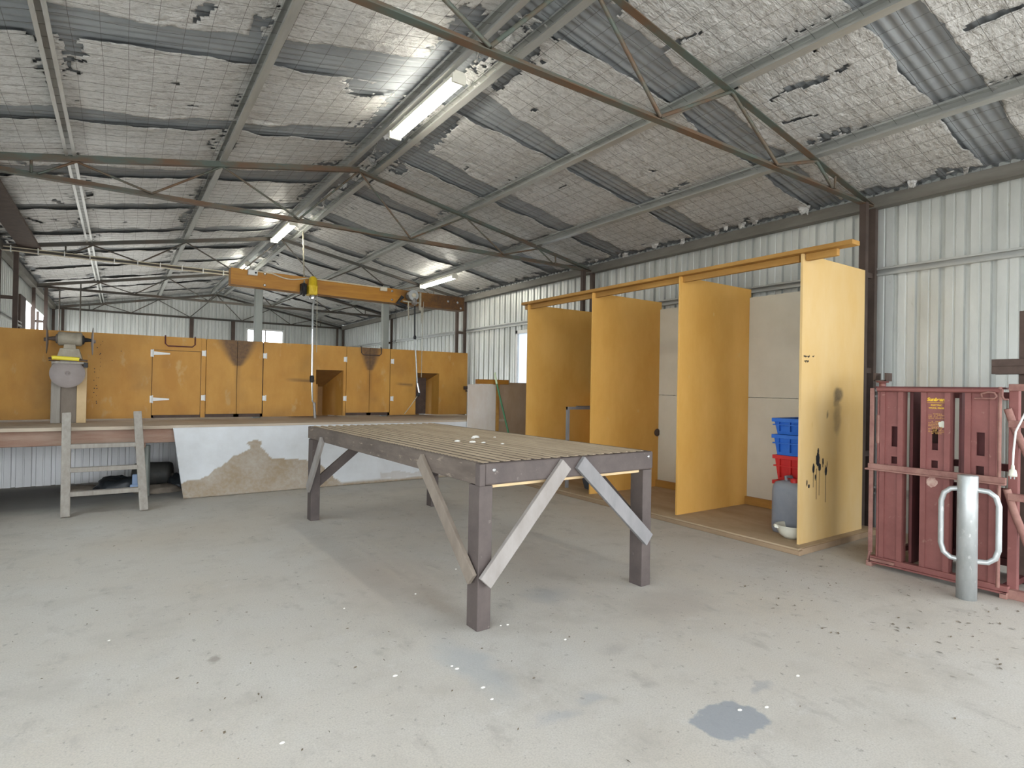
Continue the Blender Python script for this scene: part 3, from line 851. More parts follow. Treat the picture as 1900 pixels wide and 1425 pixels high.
def fence_stain(x, y, z):
    v = 0.0
    for cx, w in ((1.33, 0.26), (3.20, 0.17)):           # wool grease rubbed over the swing door tops
        h = (FZ1 - z)
        ww = w * max(0.0, 1 - h / 0.36) ** 0.8 + 0.018
        if abs(x - cx) < ww + 0.05:
            f = 1 - max(0, (abs(x - cx) - ww * 0.6) / (ww * 0.4 + 0.03))
            v = max(v, min(1, f) * (0.85 if h < 0.34 else 0.35 * max(0, 1 - (h - .34) / 0.9)))
    for x0, x1, zc in ((1.93, 2.36, 1.36), (3.60, 3.93, 1.33)):   # rubbed line left of each chute
        if x0 < x < x1:
            k = (x - x0) / (x1 - x0)
            v = max(v, max(0, 1 - abs(z - zc + 0.02 * k) / (0.028)) * 0.75 * min(1, k * 3))
    if z < 1.03:
        v = max(v, (1.03 - z) / 0.2 * 0.30 * (0.6 + nz(x * 3, z * 5)))
    if x < 0.2:
        v = max(v, 0.26 * max(0, nz(x * 1.3 + 5, z * 1.5)))
    if 1.4 < x < 1.9 and z > 1.72: v = max(v, 0.5 * max(0, 1 - (x - 1.4) / 0.5) * (z - 1.72) / 0.15)
    v = max(v, 0.38 * max(0, nz(x * 2.2, z * 2.2, 9) - 0.15) + 0.22 * max(0, nz(x * 7, z * 7, 4) - 0.2))
    return v


def board(x0, x1, z0, z1, y=FY, th=0.018):
    b = MB()
    st = 0.022
    n = max(1, int((x1 - x0) / st)); k = max(1, int((z1 - z0) / st))
    vs = [(x0 + (x1 - x0) * i / n, y, z0 + (z1 - z0) * j / k) for i in range(n + 1) for j in range(k + 1)]
    b.add(vs, [(i * (k + 1) + j, (i + 1) * (k + 1) + j, (i + 1) * (k + 1) + j + 1, i * (k + 1) + j + 1) for i in range(n) for j in range(k)])
    vs = [(x, yy, z) for x in (x0, x1) for yy in (y, y + th) for z in (z0, z1)]
    b.add(vs, [(0, 1, 3, 2), (4, 6, 7, 5), (2, 3, 7, 6), (0, 2, 6, 4), (1, 5, 7, 3)])
    return b


fen = thing('catching_pen_fence', (1.75, FY, FZ0), 'orange stained plywood pen fence standing along the back of the deck', 'fence')
D1 = (0.340, 0.880); D2a = (0.948, 1.318); D2b = (1.324, 1.645); D3a = (2.832, 3.192); D3b = (3.198, 3.524)
O1 = (2.38, 2.785, 1.51); O2 = (3.975, 4.39, 1.512)
for x0, x1, z0, z1 in ((-1.44, D1[0] - 0.006, FZ0, FZ1), (D1[0] - 0.006, D1[1] + 0.006, 1.70, FZ1), (D1[1] + 0.008, D2a[0] - 0.008, FZ0, FZ1), (D2b[1] + 0.012, O1[0], FZ0, FZ1), (O1[0], O1[1], O1[2], FZ1),
                       (O1[1], D3a[0] - 0.006, FZ0, FZ1), (D3b[1] + 0.010, O2[0], FZ0, FZ1), (O2[0], O2[1], O2[2], FZ1), (O2[1], 4.93, FZ0, FZ1)):
    board(x0, x1, z0, z1).build('panel', M['ply'], fen, attr=fence_stain)


def t_hinge(x, z, par, s=1):
    b = MB().box(x - 0.022, x + 0.006, FY - 0.006, FY, z - 0.045, z + 0.045)
    b.extr([(0, -0.024), (0.19 * s, -0.008), (0.19 * s, 0.008), (0, 0.024)], (x, FY - 0.006, z), (x, FY, z))
    b.tube([(x + 0.008, FY - 0.008, z - 0.05), (x + 0.008, FY - 0.008, z + 0.05)], 0.006, 8)
    b.build('hinge', M['white'], par)


def small_hinge(x, z, par):
    b = MB().box(x - 0.025, x + 0.018, FY - 0.006, FY, z - 0.035, z + 0.035)
    b.tube([(x + 0.018, FY - 0.008, z - 0.04), (x + 0.018, FY - 0.008, z + 0.04)], 0.007, 8)
    b.build('hinge', M['white'], par)


d = board(D1[0], D1[1], 0.868, 1.694).build('door', M['ply'], fen, attr=fence_stain)
t_hinge(D1[0], 1.655, d); t_hinge(D1[0], 1.07, d)
for i, (a, hx) in enumerate(((D2a, D2a[0] - 0.03), (D2b, D2b[1] + 0.03), (D3a, D3a[0] - 0.02), (D3b, D3b[1] + 0.04))):
    d = board(a[0], a[1], 0.875, FZ1).build('swing_door', M['ply'], fen, attr=fence_stain)
    for z in (1.68, 1.09): small_hinge(hx, z, d)
for x0, x1, z0, z1 in ((D1[0] - 0.03, D1[0] + 0.02, FZ0, 1.70), (D1[0], D1[1], 1.68, 1.73), (D1[0], D2b[1] + 0.03, FZ0, 0.90), (D2a[1] - 0.03, D2b[0] + 0.03, FZ0, FZ1 - .01), (D2b[1] - 0.02, D2b[1] + 0.04, FZ0, FZ1 - .01), (D3a[0] - 0.03, D3b[1] + 0.03, FZ0, 0.90), (D3a[1] - 0.03, D3b[0] + 0.03, FZ0, FZ1 - .01), (D3b[1] - 0.02, D3b[1] + 0.04, FZ0, FZ1 - .01)):
    MB().box(x0, x1, FY + 0.0195, FY + 0.035, z0, z1).build('gap_shade_strip', M['rustdark'], fen)  # dark strips that paint the pen's shade behind the gaps
MB().box(0.88, 0.95, FY + 0.036, FY + 0.09, FZ0, FZ1 - 0.01).build('stud', M['edge'], fen)
for x in (-1.2, 0.30, 1.72, 2.36, 2.81, 3.6, 4.88):
    MB().box(x - 0.03, x + 0.03, FY + 0.036, FY + 0.085, FZ0, FZ1 - 0.02).build('stud', M['edge'], fen)
# scattered nail holes right of the grinder
random.seed(17)
b = MB()
for k in range(24):
    z = 1.02 + 0.78 * k / 24 + random.uniform(-.02, .02)
    x = -0.245 + 0.10 * max(0, z - 1.25) + random.uniform(-.03, .03) + (random.uniform(-.05, .25) if k % 4 == 0 and z > 1.5 else 0)
    r = random.uniform(.003, .007)
    b.add([(x + r * math.cos(a), FY - 0.0012, z + r * math.sin(a)) for a in [PI * q / 4 for q in range(8)]], [tuple(range(8))[::-1]])
b.build('nail_holes', M['black'], fen)
# let-go chutes behind the two openings, inner shade painted into the boards
for x0, x1, zt_ in (O1, O2):
    b = MB()
    b.add([(x1, FY + .02, FZ0), (x1 - 0.09, 9.35, FZ0 - 0.02), (x1 - 0.09, 9.35, zt_ - 0.1), (x1, FY + .02, zt_)], [(0, 1, 2, 3)])
    b.add([(x1 + 0.012, FY + .02, FZ0), (x1 - 0.078, 9.35, FZ0), (x1 - 0.078, 9.35, zt_ - 0.1), (x1 + 0.012, FY + .02, zt_)], [(3, 2, 1, 0)])
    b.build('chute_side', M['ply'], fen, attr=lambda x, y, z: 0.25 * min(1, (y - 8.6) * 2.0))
    if x0 < 3:
        MB().box(x0 - 0.25, x0 + 0.14, 9.0, 9.015, FZ0, 1.30).build('chute_board', M['ply'], fen, attr=lambda x, y, z: 0.05)
    else:
        MB().box(x0 - 0.25, x0 + 0.30, 8.85, 8.865, FZ0, zt_).build('chute_board', M['rustdark'], fen)  # dark board added to paint the shade filling this chute
    b = MB()
    b.add([(x0 - 0.3, FY + .02, zt_), (x1, FY + .02, zt_), (x1 - 0.09, 9.35, zt_ - 0.25), (x0 - 0.3, 9.35, zt_ - 0.25)], [(0, 1, 2, 3)])
    b.add([(x0 - 0.3, FY + .02, zt_ + .012), (x1, FY + .02, zt_ + .012), (x1 - 0.09, 9.35, zt_ - 0.238), (x0 - 0.3, 9.35, zt_ - 0.238)], [(3, 2, 1, 0)])
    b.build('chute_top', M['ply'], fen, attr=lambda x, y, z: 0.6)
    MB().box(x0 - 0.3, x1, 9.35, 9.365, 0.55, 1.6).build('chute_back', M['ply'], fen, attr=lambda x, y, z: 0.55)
# hanging strap loops on the fence top
for x0, x1, z, c, lab in ((0.475, 0.81, 1.755, M['pressdark'], 'dark red wire loop hooked over the fence top above the hinged door'), (3.055, 3.375, 1.762, M['rustdark'], 'brown wire loop hooked over the fence top above the right swing doors')):
    y = FY - 0.012
    pts = [(x0, FY + 0.03, FZ1 + 0.012), (x0, y, FZ1 + 0.012), (x0, y, z + 0.03), (x0 + 0.03, y, z), (x1 - 0.03, y, z), (x1, y, z + 0.03), (x1, y, FZ1 + 0.012), (x1, FY + 0.03, FZ1 + 0.012)]
    tag(MB().tube(pts, 0.008, 8).build('wire_loop', c), lab, 'loop', 'wire loops on the fence')
# latch at the right fence end
b = MB().box(4.86, 4.99, FY - 0.03, FY - 0.001, 1.25, 1.31)
b.box(4.90, 5.02, FY - 0.03, FY - 0.001, 1.215, 1.24)
tag(b.build('gate_latch', M['rustdark']), 'small rusty latch on the right end of the orange fence', 'latch')
MB()
# square steel posts that carry the beam
BYC = 8.50
for x, lab in ((1.60, 'grey green square post in front of the far window holding the beam'), (3.485, 'grey green square post right of the swing doors holding the beam')):
    b = MB().box(x - 0.05, x + 0.05, FY + 0.09, FY + 0.19, 0, 2.88)
    tag(b.build('steel_post', M['postgrey'], None, 0.006), lab, 'post', 'posts of the timber beam')

# ------------------------------------------------------------------ timber beam and overhead shearing gear


def beam_stain(x, y, z):
    if x > 3.55: return min(0.9, max(0, 0.42 + 0.55 * (x - 3.5) - 0.7 * max(0, nz(x * 4, z * 3)) + 0.25 * nz(x * 9, z * 9)))
    return 0.0


t = thing('timber_beam', (3.0, BYC, 2.6), 'thick varnished timber beam on steel posts above the fence', 'beam')
b = MB()
n = 60
for i in range(n):
    u0, u1 = i / n, (i + 1) / n
    x0, x1 = 1.205 + 3.585 * u0, 1.205 + 3.585 * u1
    za, zb = 2.622 - 0.045 * u0, 2.622 - 0.045 * u1
    for k in range(8):
        h0, h1 = 0.222 * k / 8, 0.222 * (k + 1) / 8
        b.add([(x0, 8.50, za + h0), (x1, 8.50, zb + h0), (x1, 8.50, zb + h1), (x0, 8.50, za + h1)], [(0, 1, 2, 3)])
b.add([(1.205, 8.50, 2.622), (4.79, 8.50, 2.577), (4.79, 8.50, 2.799), (1.205, 8.50, 2.844), (1.205, 8.688, 2.622), (4.79, 8.688, 2.577), (4.79, 8.688, 2.799), (1.205, 8.688, 2.844)],
      [(4, 7, 6, 5), (0, 4, 5, 1), (3, 2, 6, 7), (0, 3, 7, 4), (1, 5, 6, 2)])
b.build('timber', M['beamwood'], t, attr=beam_stain)
for x, dz in ((1.63, 0.19), (1.63, 0.035), (3.495, 0.18), (3.495, 0.045), (4.48, 0.13), (4.66, 0.13), (4.72, 0.04)):
    zz = 2.622 - 0.045 * (x - 1.205) / 3.585 + dz
    MB().lathe([(0.019, 0), (0.019, 0.008), (0.009, 0.010), (0.008, 0.02)], (x, 8.50, zz), (0, -1, 0), 14).build('bolt', M['chrome'], t)
bx = MB().box(1.41, 1.53, 8.44, 8.499, 2.765, 2.835)
t = tag(bx.build('switch_box', M['white'], None, 0.006), 'small white switch box on the beam near its left end', 'switch box', 'boxes on the timber beam')
MB().lathe([(0.014, 0), (0.010, 0.004)], (1.505, 8.44, 2.80), (0, -1, 0), 12).build('knob', M['black'], t)
bx = MB().box(3.29, 3.40, 8.455, 8.499, 2.755, 2.815)
tag(bx.build('switch_box', M['cream'], None, 0.006), 'small cream junction box on the beam by the right post', 'switch box', 'boxes on the timber beam')
pts = []
for k in range(60):
    x = 1.53 + (3.29 - 1.53) * k / 59
    sag = 0.05 * math.sin(PI * min(1, max(0, (x - 1.72) / 0.48))) if x < 2.2 else 0.0
    pts.append((x, 8.488, 2.832 - 0.0126 * (x - 1.205) - sag + 0.003 * nz(x * 9, 1)))
tag(MB().tube(pts, 0.009, 8).build('cable', M['cream']), 'cream cable clipped along the top of the timber beam', 'cable')
# cable tied under the third truss
t = thing('tied_cable', (0.0, 10.66, 3.09), 'pale cable strapped along the third roof truss left of the beam', 'cable')
MB().tube([(-1.4 + 3.6 * k / 40, 10.665, 3.100 + 0.006 * nz(k * .4, 1)) for k in range(41)], 0.009, 6).build('cable', M['cream'], t)
MB().tube([(-1.4 + 3.6 * k / 40, 10.665, 3.152 + 0.004 * nz(k * .4, 6)) for k in range(41)], 0.008, 6).build('cable', M['cream'], t)
for k in range(11):
    x = -1.3 + 0.3 * k
    MB().box(x - 0.006, x + 0.006, 10.653, 10.71, 3.085, 3.175).build('cable_tie', M['white'], t)

# yellow overhead gear
t = thing('shearing_gear', (2.21, 8.42, 2.45), 'yellow overhead shearing motor on the beam with a long bright down tube', 'shearing gear', 'overhead shearing gears')
gy = 8.36
MB().lathe([(0.055, 0), (0.062, 0.02), (0.062, 0.07), (0.068, 0.075), (0.068, 0.095), (0.062, 0.10), (0.055, 0.20), (0.03, 0.225)], (2.245, gy, 2.60), (0, 0, 1), 20).build('motor_housing', M['yellow'], t)
MB().box(2.18, 2.30, gy - 0.055, gy + 0.13, 2.565, 2.70).build('gear_case', M['yellow'], t, 0.012)
MB().lathe([(0.04, 0), (0.045, 0.02), (0.045, 0.05), (0.036, 0.065)], (2.245, gy, 2.50), (0, 0, 1), 16).build('coupling', M['chrome'], t)
MB().lathe([(0.0, -0.02), (0.09, -0.018), (0.10, 0), (0.09, 0.018), (0.0, 0.02)], (2.135, gy + 0.06, 2.64), (1, -0.15, 0), 20).build('pulley', M['black'], t)
MB().box(2.10, 2.17, gy + 0.04, gy + 0.139, 2.57, 2.72).build('bracket', M['black'], t)
MB().tube([(2.262, gy, 2.51), (2.262, gy - 0.01, 2.47), (2.232, 8.30, 2.40), (2.232, 8.29, 2.05)], 0.014, 10).build('upper_tube', M['zinc'], t)
MB().tube([(2.232, 8.29, 2.07), (2.232, 8.27, 1.37)], 0.017, 10).build('down_tube', M['chrome'], t)
MB().lathe([(0.022, -0.05), (0.03, -0.03), (0.03, 0.03), (0.022, 0.05)], (2.232, 8.268, 1.37), (0, 0, 1), 14).build('joint', M['black'], t)
MB().tube([(2.232, 8.268, 1.35), (2.236, 8.24, 1.06), (2.25, 8.2, 1.02)], 0.015, 10).build('lower_tube', M['chrome'], t)
MB().tube([(2.25, 8.2, 1.04), (2.262, 8.18, 0.82)], 0.02, 10).build('handpiece', M['steelgrey'], t)
MB().tube([(2.30, gy - 0.03, 2.57), (2.305, gy - 0.03, 1.75)], 0.004, 6).build('pull_cord', M['rope'], t)
# rope to the ridge
pts = [(2.50 + (2.142 - 2.50) * k / 30 + 0.004 * math.sin(k * 2.0), 9.98 + (8.43 - 9.98) * k / 30, 3.87 + (2.72 - 3.87) * k / 30 + 0.004 * math.cos(k * 2.0)) for k in range(31)]
tag(MB().tube(pts, 0.012, 6).build('hanging_rope', M['rope']), 'twisted rope from the ridge down to the yellow shearing motor', 'rope')

# grey overhead gear
t = thing('shearing_gear', (3.79, 8.42, 2.55), 'grey overhead shearing gear near the right post with thin down tube', 'shearing gear', 'overhead shearing gears')
MB().lathe([(0.0, -0.06), (0.05, -0.055), (0.075, -0.03), (0.08, 0.03), (0.07, 0.075), (0.0, 0.078)], (3.79, 8.42, 2.72), (0, 1, 0), 22).build('motor_housing', M['steelgrey'], t)
MB().lathe([(0.085, -0.012), (0.085, 0.012), (0.07, 0.014)], (3.79, 8.35, 2.72), (0, 1, 0), 22).build('friction_wheel', M['zinc'], t)
MB().lathe([(0.034, 0), (0.034, 0.03), (0.014, 0.04)], (3.79, 8.35, 2.72), (0, -1, 0), 14).build('hub', M['cream'], t)
MB().box(3.64, 3.95, 8.40, 8.43, 2.61, 2.632).build('lever', M['rope'], t)
MB().lathe([(0.0, -0.04), (0.04, -0.035), (0.045, 0.02), (0.03, 0.06)], (3.81, 8.36, 2.615), (0, 0, 1), 14).build('gear_case', M['steelgrey'], t)
MB().tube([(3.66, 8.47, 2.70), (3.58, 8.47, 2.60), (3.72, 8.46, 2.56)], 0.03, 10).build('bracket', M['black'], t)
MB().box(3.91, 3.94, 8.38, 8.41, 2.50, 2.78).build('guard', M['rope'], t)
for x, z1 in ((3.72, 2.33), (3.825, 2.40)):
    MB().tube([(x, 8.38, 2.62), (x - 0.002, 8.37, (2.62 + z1) / 2), (x + 0.003, 8.36, z1)], 0.010, 6).build('cord', M['rope'], t)
MB().tube([(3.82, 8.36, 2.56), (3.825, 8.35, 2.05)], 0.013, 8).build('upper_tube', M['black'], t)
MB().lathe([(0.018, -0.03), (0.024, 0), (0.018, 0.03)], (3.826, 8.348, 2.06), (0, 0, 1), 10).build('joint', M['black'], t)
MB().tube([(3.826, 8.348, 2.05), (3.852, 8.33, 1.62), (3.868, 8.32, 1.32)], 0.012, 8).build('down_tube', M['zinc'], t)
MB().tube([(3.868, 8.32, 1.34), (3.895, 8.30, 1.19)], 0.016, 8).build('lower_tube', M['chrome'], t)
MB().lathe([(0.02, -0.03), (0.03, 0.0), (0.02, 0.03)], (3.88, 8.30, 1.16), (0.4, 0, 1), 10).build('handpiece', M['black'], t)
MB().tube([(3.87, 8.31, 1.14), (3.78, 8.33, 1.0), (3.68, 8.36, 0.86)], 0.006, 6).build('drive_cord', M['rope'], t)
tag(MB().tube([(3.99, 8.47, 2.56), (3.992, 8.46, 2.45), (3.988, 8.46, 2.3)], 0.02, 8, 0.004).build('cord_tassel', M['rope']), 'frayed pale cord hanging below the beam right of the grey gear', 'cord', 'hanging cords')
tag(MB().tube([(4.03, 8.488, 2.66), (4.005, 8.46, 2.06), (4.0, 8.45, 1.7), (3.985, 8.42, 1.44)], 0.0055, 6).build('hanging_string', M['rope']), 'thin cord hanging in front of the right chute opening', 'cord', 'hanging cords')
tag(MB().tube([(3.55, 8.47, 2.6), (3.55, 8.46, 1.98)], 0.003, 5).build('hanging_string', M['black']), 'thin dark string hanging from the beam beside the right post', 'cord', 'hanging cords')

# plank laid over the truss chords at the left
b = MB().box(-1.22, -0.98, 6.4, 10.85, 3.172, 3.215)
tag(b.build('timber_plank', M['rustdark'], None, 0.004), 'dark plank lying on the truss chords at the upper left', 'plank')
# hanger rods beyond the fence
for x, lab in ((-1.027, 'left thin rod hanging from the fourth truss behind the grinder'), (-0.69, 'right thin rod hanging from the fourth truss behind the grinder')):
    tag(MB().tube([(x, 14.67, 1.6), (x, 14.67, 3.14)], 0.012, 8).build('hanger_rod', M['darksteel']), lab, 'rod', 'hanger rods')
for x, lab in ((1.67, 'left dark post on the back wall under the farthest truss'), (2.75, 'right dark post on the back wall beside the far window')):
    tag(MB().box(x - 0.05, x + 0.05, 18.72, 18.80, 0, 3.11).build('wall_post', M['column']), lab, 'post', 'posts on the back wall')

# ------------------------------------------------------------------ disc grinder on its timber stand
gx, gyy = -0.465, 8.10
t = thing('disc_grinder', (gx, 8.2, DT), 'shearing comb grinder with three emery discs on a timber stand against the fence', 'grinder')
MB().box(-0.63, -0.545, 8.17, 8.23, DT, 1.50).build('stand_board', M['greywood'], t, 0.004)
MB().box(-0.40, -0.31, 8.17, 8.23, DT, 1.50).build('stand_board', M['pine'], t, 0.004)
MB().box(-0.545, -0.40, 8.19, 8.23, DT, 1.50).build('stand_board', M['bracebrown'], t, 0.004)
MB().box(-0.62, -0.32, 8.02, 8.22, 1.475, 1.50).build('shelf', M['greywood'], t, 0.004)
MB().lathe([(0.0, -0.112), (0.06, -0.11), (0.078, -0.10), (0.078, -0.055), (0.074, -0.05), (0.074, 0.05), (0.078, 0.055), (0.078, 0.10), (0.06, 0.11), (0.0, 0.112)], (gx, gyy, 1.755), (1, 0, 0), 24).build('motor', M['motor'], t)
MB().extr([(-0.055, 0.0), (0.055, 0.0), (0.05, 0.05), (-0.05, 0.05)], (gx, gyy - 0.06, 1.64), (gx, gyy + 0.06, 1.64)).build('motor_foot', M['motor'], t)
MB().extr([(-0.115, 0.0), (0.115, 0.0), (0.085, 0.115), (-0.085, 0.115)], (gx, gyy - 0.07, 1.53), (gx, gyy + 0.07, 1.53)).build('pedestal', M['motor'], t, 0.006)
for s in (-1, 1):
    x0 = gx + s * 0.112
    MB().lathe([(0.05, 0), (0.05, 0.012), (0.026, 0.02), (0.016, 0.085)], (x0, gyy, 1.75), (s, 0, 0), 16).build('spindle', M['black'] if s > 0 else M['discedge'], t)
    MB().lathe([(0.0, -0.012), (0.05, -0.016), (0.155, -0.004), (0.157, 0.0), (0.155, 0.003), (0.05, 0.006), (0.022, 0.006), (0.018, 0.025), (0.0, 0.026)], (gx + s * 0.205, gyy, 1.738), (s, 0.06 * s, 0), 36).build('emery_disc', M['discedge'] if s < 0 else M['disc'], t)
ax = Vector((0.03, -1, 0.12)).normalized()
MB().lathe([(0.0, -0.02), (0.158, -0.006), (0.160, 0.0), (0.158, 0.004), (0.03, 0.012), (0.022, 0.012), (0.022, 0.006), (0.012, 0.006), (0.012, 0.03), (0.0, 0.031)], (-0.478, 8.03, 1.368), ax, 40).build('emery_disc', M['disc'], t)
MB().lathe([(0.025, -0.1), (0.025, 0.0)], (-0.478, 8.06, 1.372), ax, 14).build('spindle', M['black'], t)
MB().box(-0.60, -0.36, 8.10, 8.18, 1.28, 1.47).build('motor_box', M['black'], t, 0.02)
MB().tube([(-0.615, 8.0, 1.535), (-0.60, 8.0, 1.538), (-0.39, 8.0, 1.528), (-0.375, 8.0, 1.525)], 0.022, 12).build('padded_bar', M['yellowpad'], t)
MB().tube([(-0.645, 8.01, 1.53), (-0.30, 8.01, 1.515)], 0.010, 8).build('rest_rod', M['rustdark'], t)
MB().box(-0.335, -0.30, 8.0, 8.17, 1.44, 1.495).build('clamp', M['black'], t)
MB().tube([(-0.64, 8.0, 1.505), (-0.31, 8.16, 1.49)], 0.008, 8).build('rest_rod', M['rustdark'], t)

# ------------------------------------------------------------------ ladder leaning on the deck
t = thing('wooden_ladder', (-0.1, 6.85, 0), 'weathered grey timber ladder leaning on the deck edge', 'ladder')


def lad(x, z):
    return 6.83 + 0.55 * z / 0.95


ends = (((-0.40, 0.0), (-0.438, 0.955)), ((0.225, 0.0), (0.165, 0.965)))
for (xa, za), (xb, zb) in ends:
    MB().bar((xa, lad(0, za), za), (xb, lad(0, zb), zb), 0.075, 0.05, (0, -1, 0.55)).build('stile', M['greywood'], t, 0.006)
for zz in (0.20, 0.415, 0.635):
    x0 = -0.40 - 0.04 * zz + 0.03; x1 = 0.225 - 0.063 * zz - 0.03
    MB().box(x0, x1, lad(0, zz) - 0.035, lad(0, zz) + 0.04, zz - 0.022, zz + 0.022).build('rung', M['greywood'], t, 0.005)

# ------------------------------------------------------------------ things lying under the deck
t = thing('steel_drum', (0.40, 8.3, 0), 'dirty black drum lying on its side under the deck', 'drum')
MB().lathe([(0.0, -0.20), (0.13, -0.20), (0.145, -0.17), (0.15, -0.06), (0.146, -0.05), (0.15, -0.04), (0.15, 0.17), (0.135, 0.20), (0.0, 0.2)], (0.36, 8.33, 0.155), (1, -0.25, 0), 24).build('barrel', M['drum'], t)
MB().lathe([(0.05, 0), (0.03, 0.02), (0.0, 0.02)], (0.56, 8.275, 0.12), (1, -0.25, 0), 12).build('cap', M['steelgrey'], t)


def lump(c, r, name, m, label, cat, seed, group=None):
    n, k = 28, 16
    vs, fs = [], []
    for i in range(k + 1):
        th = PI * i / k
        for j in range(n):
            ph = 2 * PI * j / n
            d = Vector((math.sin(th) * math.cos(ph), math.sin(th) * math.sin(ph), math.cos(th)))
            f = 1 + 0.28 * nz(d.x * 2 + seed, d.y * 2, d.z * 2) + 0.10 * nz(d.x * 6 + seed, d.y * 6, d.z * 6)
            vs.append((c[0] + r[0] * d.x * f, c[1] + r[1] * d.y * f, max(c[2], c[2] + r[2] * (d.z * f + 0.15))))
    for i in range(k):
        for j in range(n):
            fs.append((i * n + j, (i + 1) * n + j, (i + 1) * n + (j + 1) % n, i * n + (j + 1) % n))
    return tag(MB().add(vs, fs, True).build(name, m), label, cat, group)


lump((0.02, 8.15, 0.0), (0.26, 0.18, 0.15), 'plastic_bag', M['bag'], 'crumpled black plastic bag under the deck behind the ladder', 'bag', 2)
lump((-0.33, 8.35, 0.0), (0.2, 0.14, 0.06), 'rag', M['sack'], 'flat dirty rag under the deck left of the black bag', 'rag', 5)
lump((0.62, 8.1, 0.0), (0.12, 0.16, 0.15), 'plastic_bag', M['bag'], 'black plastic bag half hidden behind the canvas edge', 'bag', 9)
lump((0.42, 7.95, 0.0), (0.24, 0.16, 0.07), 'sack', M['sack'], 'folded brown sack on the floor beside the canvas edge', 'sack', 12)
b = MB().box(0.14, 0.20, 8.0, 8.03, 0.09, 0.21)
b.box(0.12, 0.22, 7.99, 8.04, 0.0, 0.095)
tag(b.build('plastic_bottle', M['paleblue'], None, 0.012), 'pale blue plastic bottle beside the black bag under the deck', 'bottle')

# ------------------------------------------------------------------ slatted wool table
TX0, TX1, TY0, TY1, TH = 1.587, 2.950, 2.615, 5.68, 0.897
t = thing('wool_table', (1.587, 2.615, 0), 'long slatted wool sorting table with braced purple brown legs', 'table')
LW, LD = 0.085, 0.11
for x, y in ((TX0, TY0), (TX1 - LW, TY0), (TX0, TY1 - LD), (TX1 - LW, TY1 - LD)):
    MB().box(x, x + LW, y, y + LD, 0, 0.772).build('leg', M['tablewood'], t, 0.004)
MB().box(TX0 - 0.007, TX0 + 0.025, TY0 + 0.03, TY1, 0.778, 0.893).build('side_rail', M['tabledust'], t, 0.006)
MB().box(TX1 - 0.025, TX1 - 0.004, TY0 + 0.029, TY1, 0.778, 0.893).build('side_rail', M['tabledust'], t, 0.006)
MB().box(TX0 + 0.028, TX1 - 0.006, TY0 - 0.014, TY0 + 0.028, 0.775, 0.893).build('end_rail', M['tablewood'], t, 0.010)
MB().box(TX0 - 0.009, TX0 + 0.027, TY0 - 0.016, TY0 + 0.032, 0.773, 0.891).build('corner_block', M['tablewood'], t, 0.004)
MB().box(TX0, TX1, TY1 - 0.03, TY1 + 0.015, 0.778, 0.880).build('end_rail', M['tabledust'], t, 0.006)
MB().box(TX0 + 0.09, TX1 - 0.09, TY0 + 0.03, TY0 + 0.07, 0.752, 0.80).build('cross_bearer', M['pine'], t, 0.003)
MB().box(TX0 + 0.05, TX0 + 0.09, TY0 + 0.115, TY1 - 0.115, 0.765, 0.80).build('cross_bearer', M['pine'], t, 0.003)
for y in (3.45, 4.15, 4.85, 5.50):
    MB().box(TX0 + 0.03, TX1 - 0.03, y - 0.03, y + 0.03, 0.80, 0.852).build('cross_bearer', M['bracebrown'], t, 0.003)
ns = 18
for i in range(ns):
    x = TX0 + 0.062 + (TX1 - TX0 - 0.124) * i / (ns - 1)
    b = MB()
    y0, y1 = TY0 + 0.035, TY1 + 0.012
    hh = 0.002 * nz(i * 1.7, 3)
    b.extr([(-0.017, 0), (0.017, 0), (0.019, 0.036), (0.014, 0.041 + hh), (0.0, 0.044 + hh), (-0.014, 0.041 + hh), (-0.019, 0.036)], (x, y0, 0.853), (x, y1, 0.853))
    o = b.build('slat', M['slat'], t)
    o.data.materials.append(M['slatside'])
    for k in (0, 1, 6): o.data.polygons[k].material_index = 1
# scalloped outer strip along the left long side
b = MB()
for k in range(73):
    y = TY0 + 0.05 + k * 0.041
    h = 0.009 * (0.6 + 0.4 * nz(y * 3, 2))
    b.add([(TX0 - 0.006, y, 0.892), (TX0 + 0.024, y, 0.892), (TX0 - 0.002, y + 0.014, 0.892 + h), (TX0 + 0.022, y + 0.014, 0.892 + h), (TX0 - 0.006, y + 0.036, 0.892), (TX0 + 0.024, y + 0.036, 0.892)],
          [(0, 1, 3, 2), (2, 3, 5, 4), (0, 2, 4), (1, 5, 3)])
b.build('worn_edge', M['tabledust'], t)
for p0, p1, m in (((1.612, 0.262), (2.165, 0.858), M['bracelight']), ((2.895, 0.315), (2.275, 0.862), M['braceblue'])):
    MB().bar((p0[0], TY0 - 0.028, p0[1]), (p1[0], TY0 - 0.028, p1[1]), 0.026, 0.088, (0, 0, 1)).build('brace', m, t, 0.002)
xf = TX0 - 0.021
for p0, p1, m in (((2.640, 0.275), (3.27, 0.85), M['bracebrown']), ((5.60, 0.30), (5.20, 0.80), M['bracelight'])):
    MB().bar((xf, p0[0], p0[1]), (xf, p1[0], p1[1]), 0.024, 0.085, (0, 0, 1)).build('brace', m, t, 0.002)
MB().bar((TX1 - 0.05, 2.70, 0.40), (TX1 - 0.05, 3.25, 0.79), 0.03, 0.085).build('brace', M['tablewood'], t, 0.002)
MB().bar((TX0 + 0.06, TY1 - 0.05, 0.34), (TX0 + 0.62, TY1 - 0.05, 0.80), 0.03, 0.085).build('brace', M['tablewood'], t, 0.002)
MB().bar((TX1 - 0.06, TY1 - 0.05, 0.38), (TX1 - 0.6, TY1 - 0.05, 0.80), 0.03, 0.085).build('brace', M['tablewood'], t, 0.002)
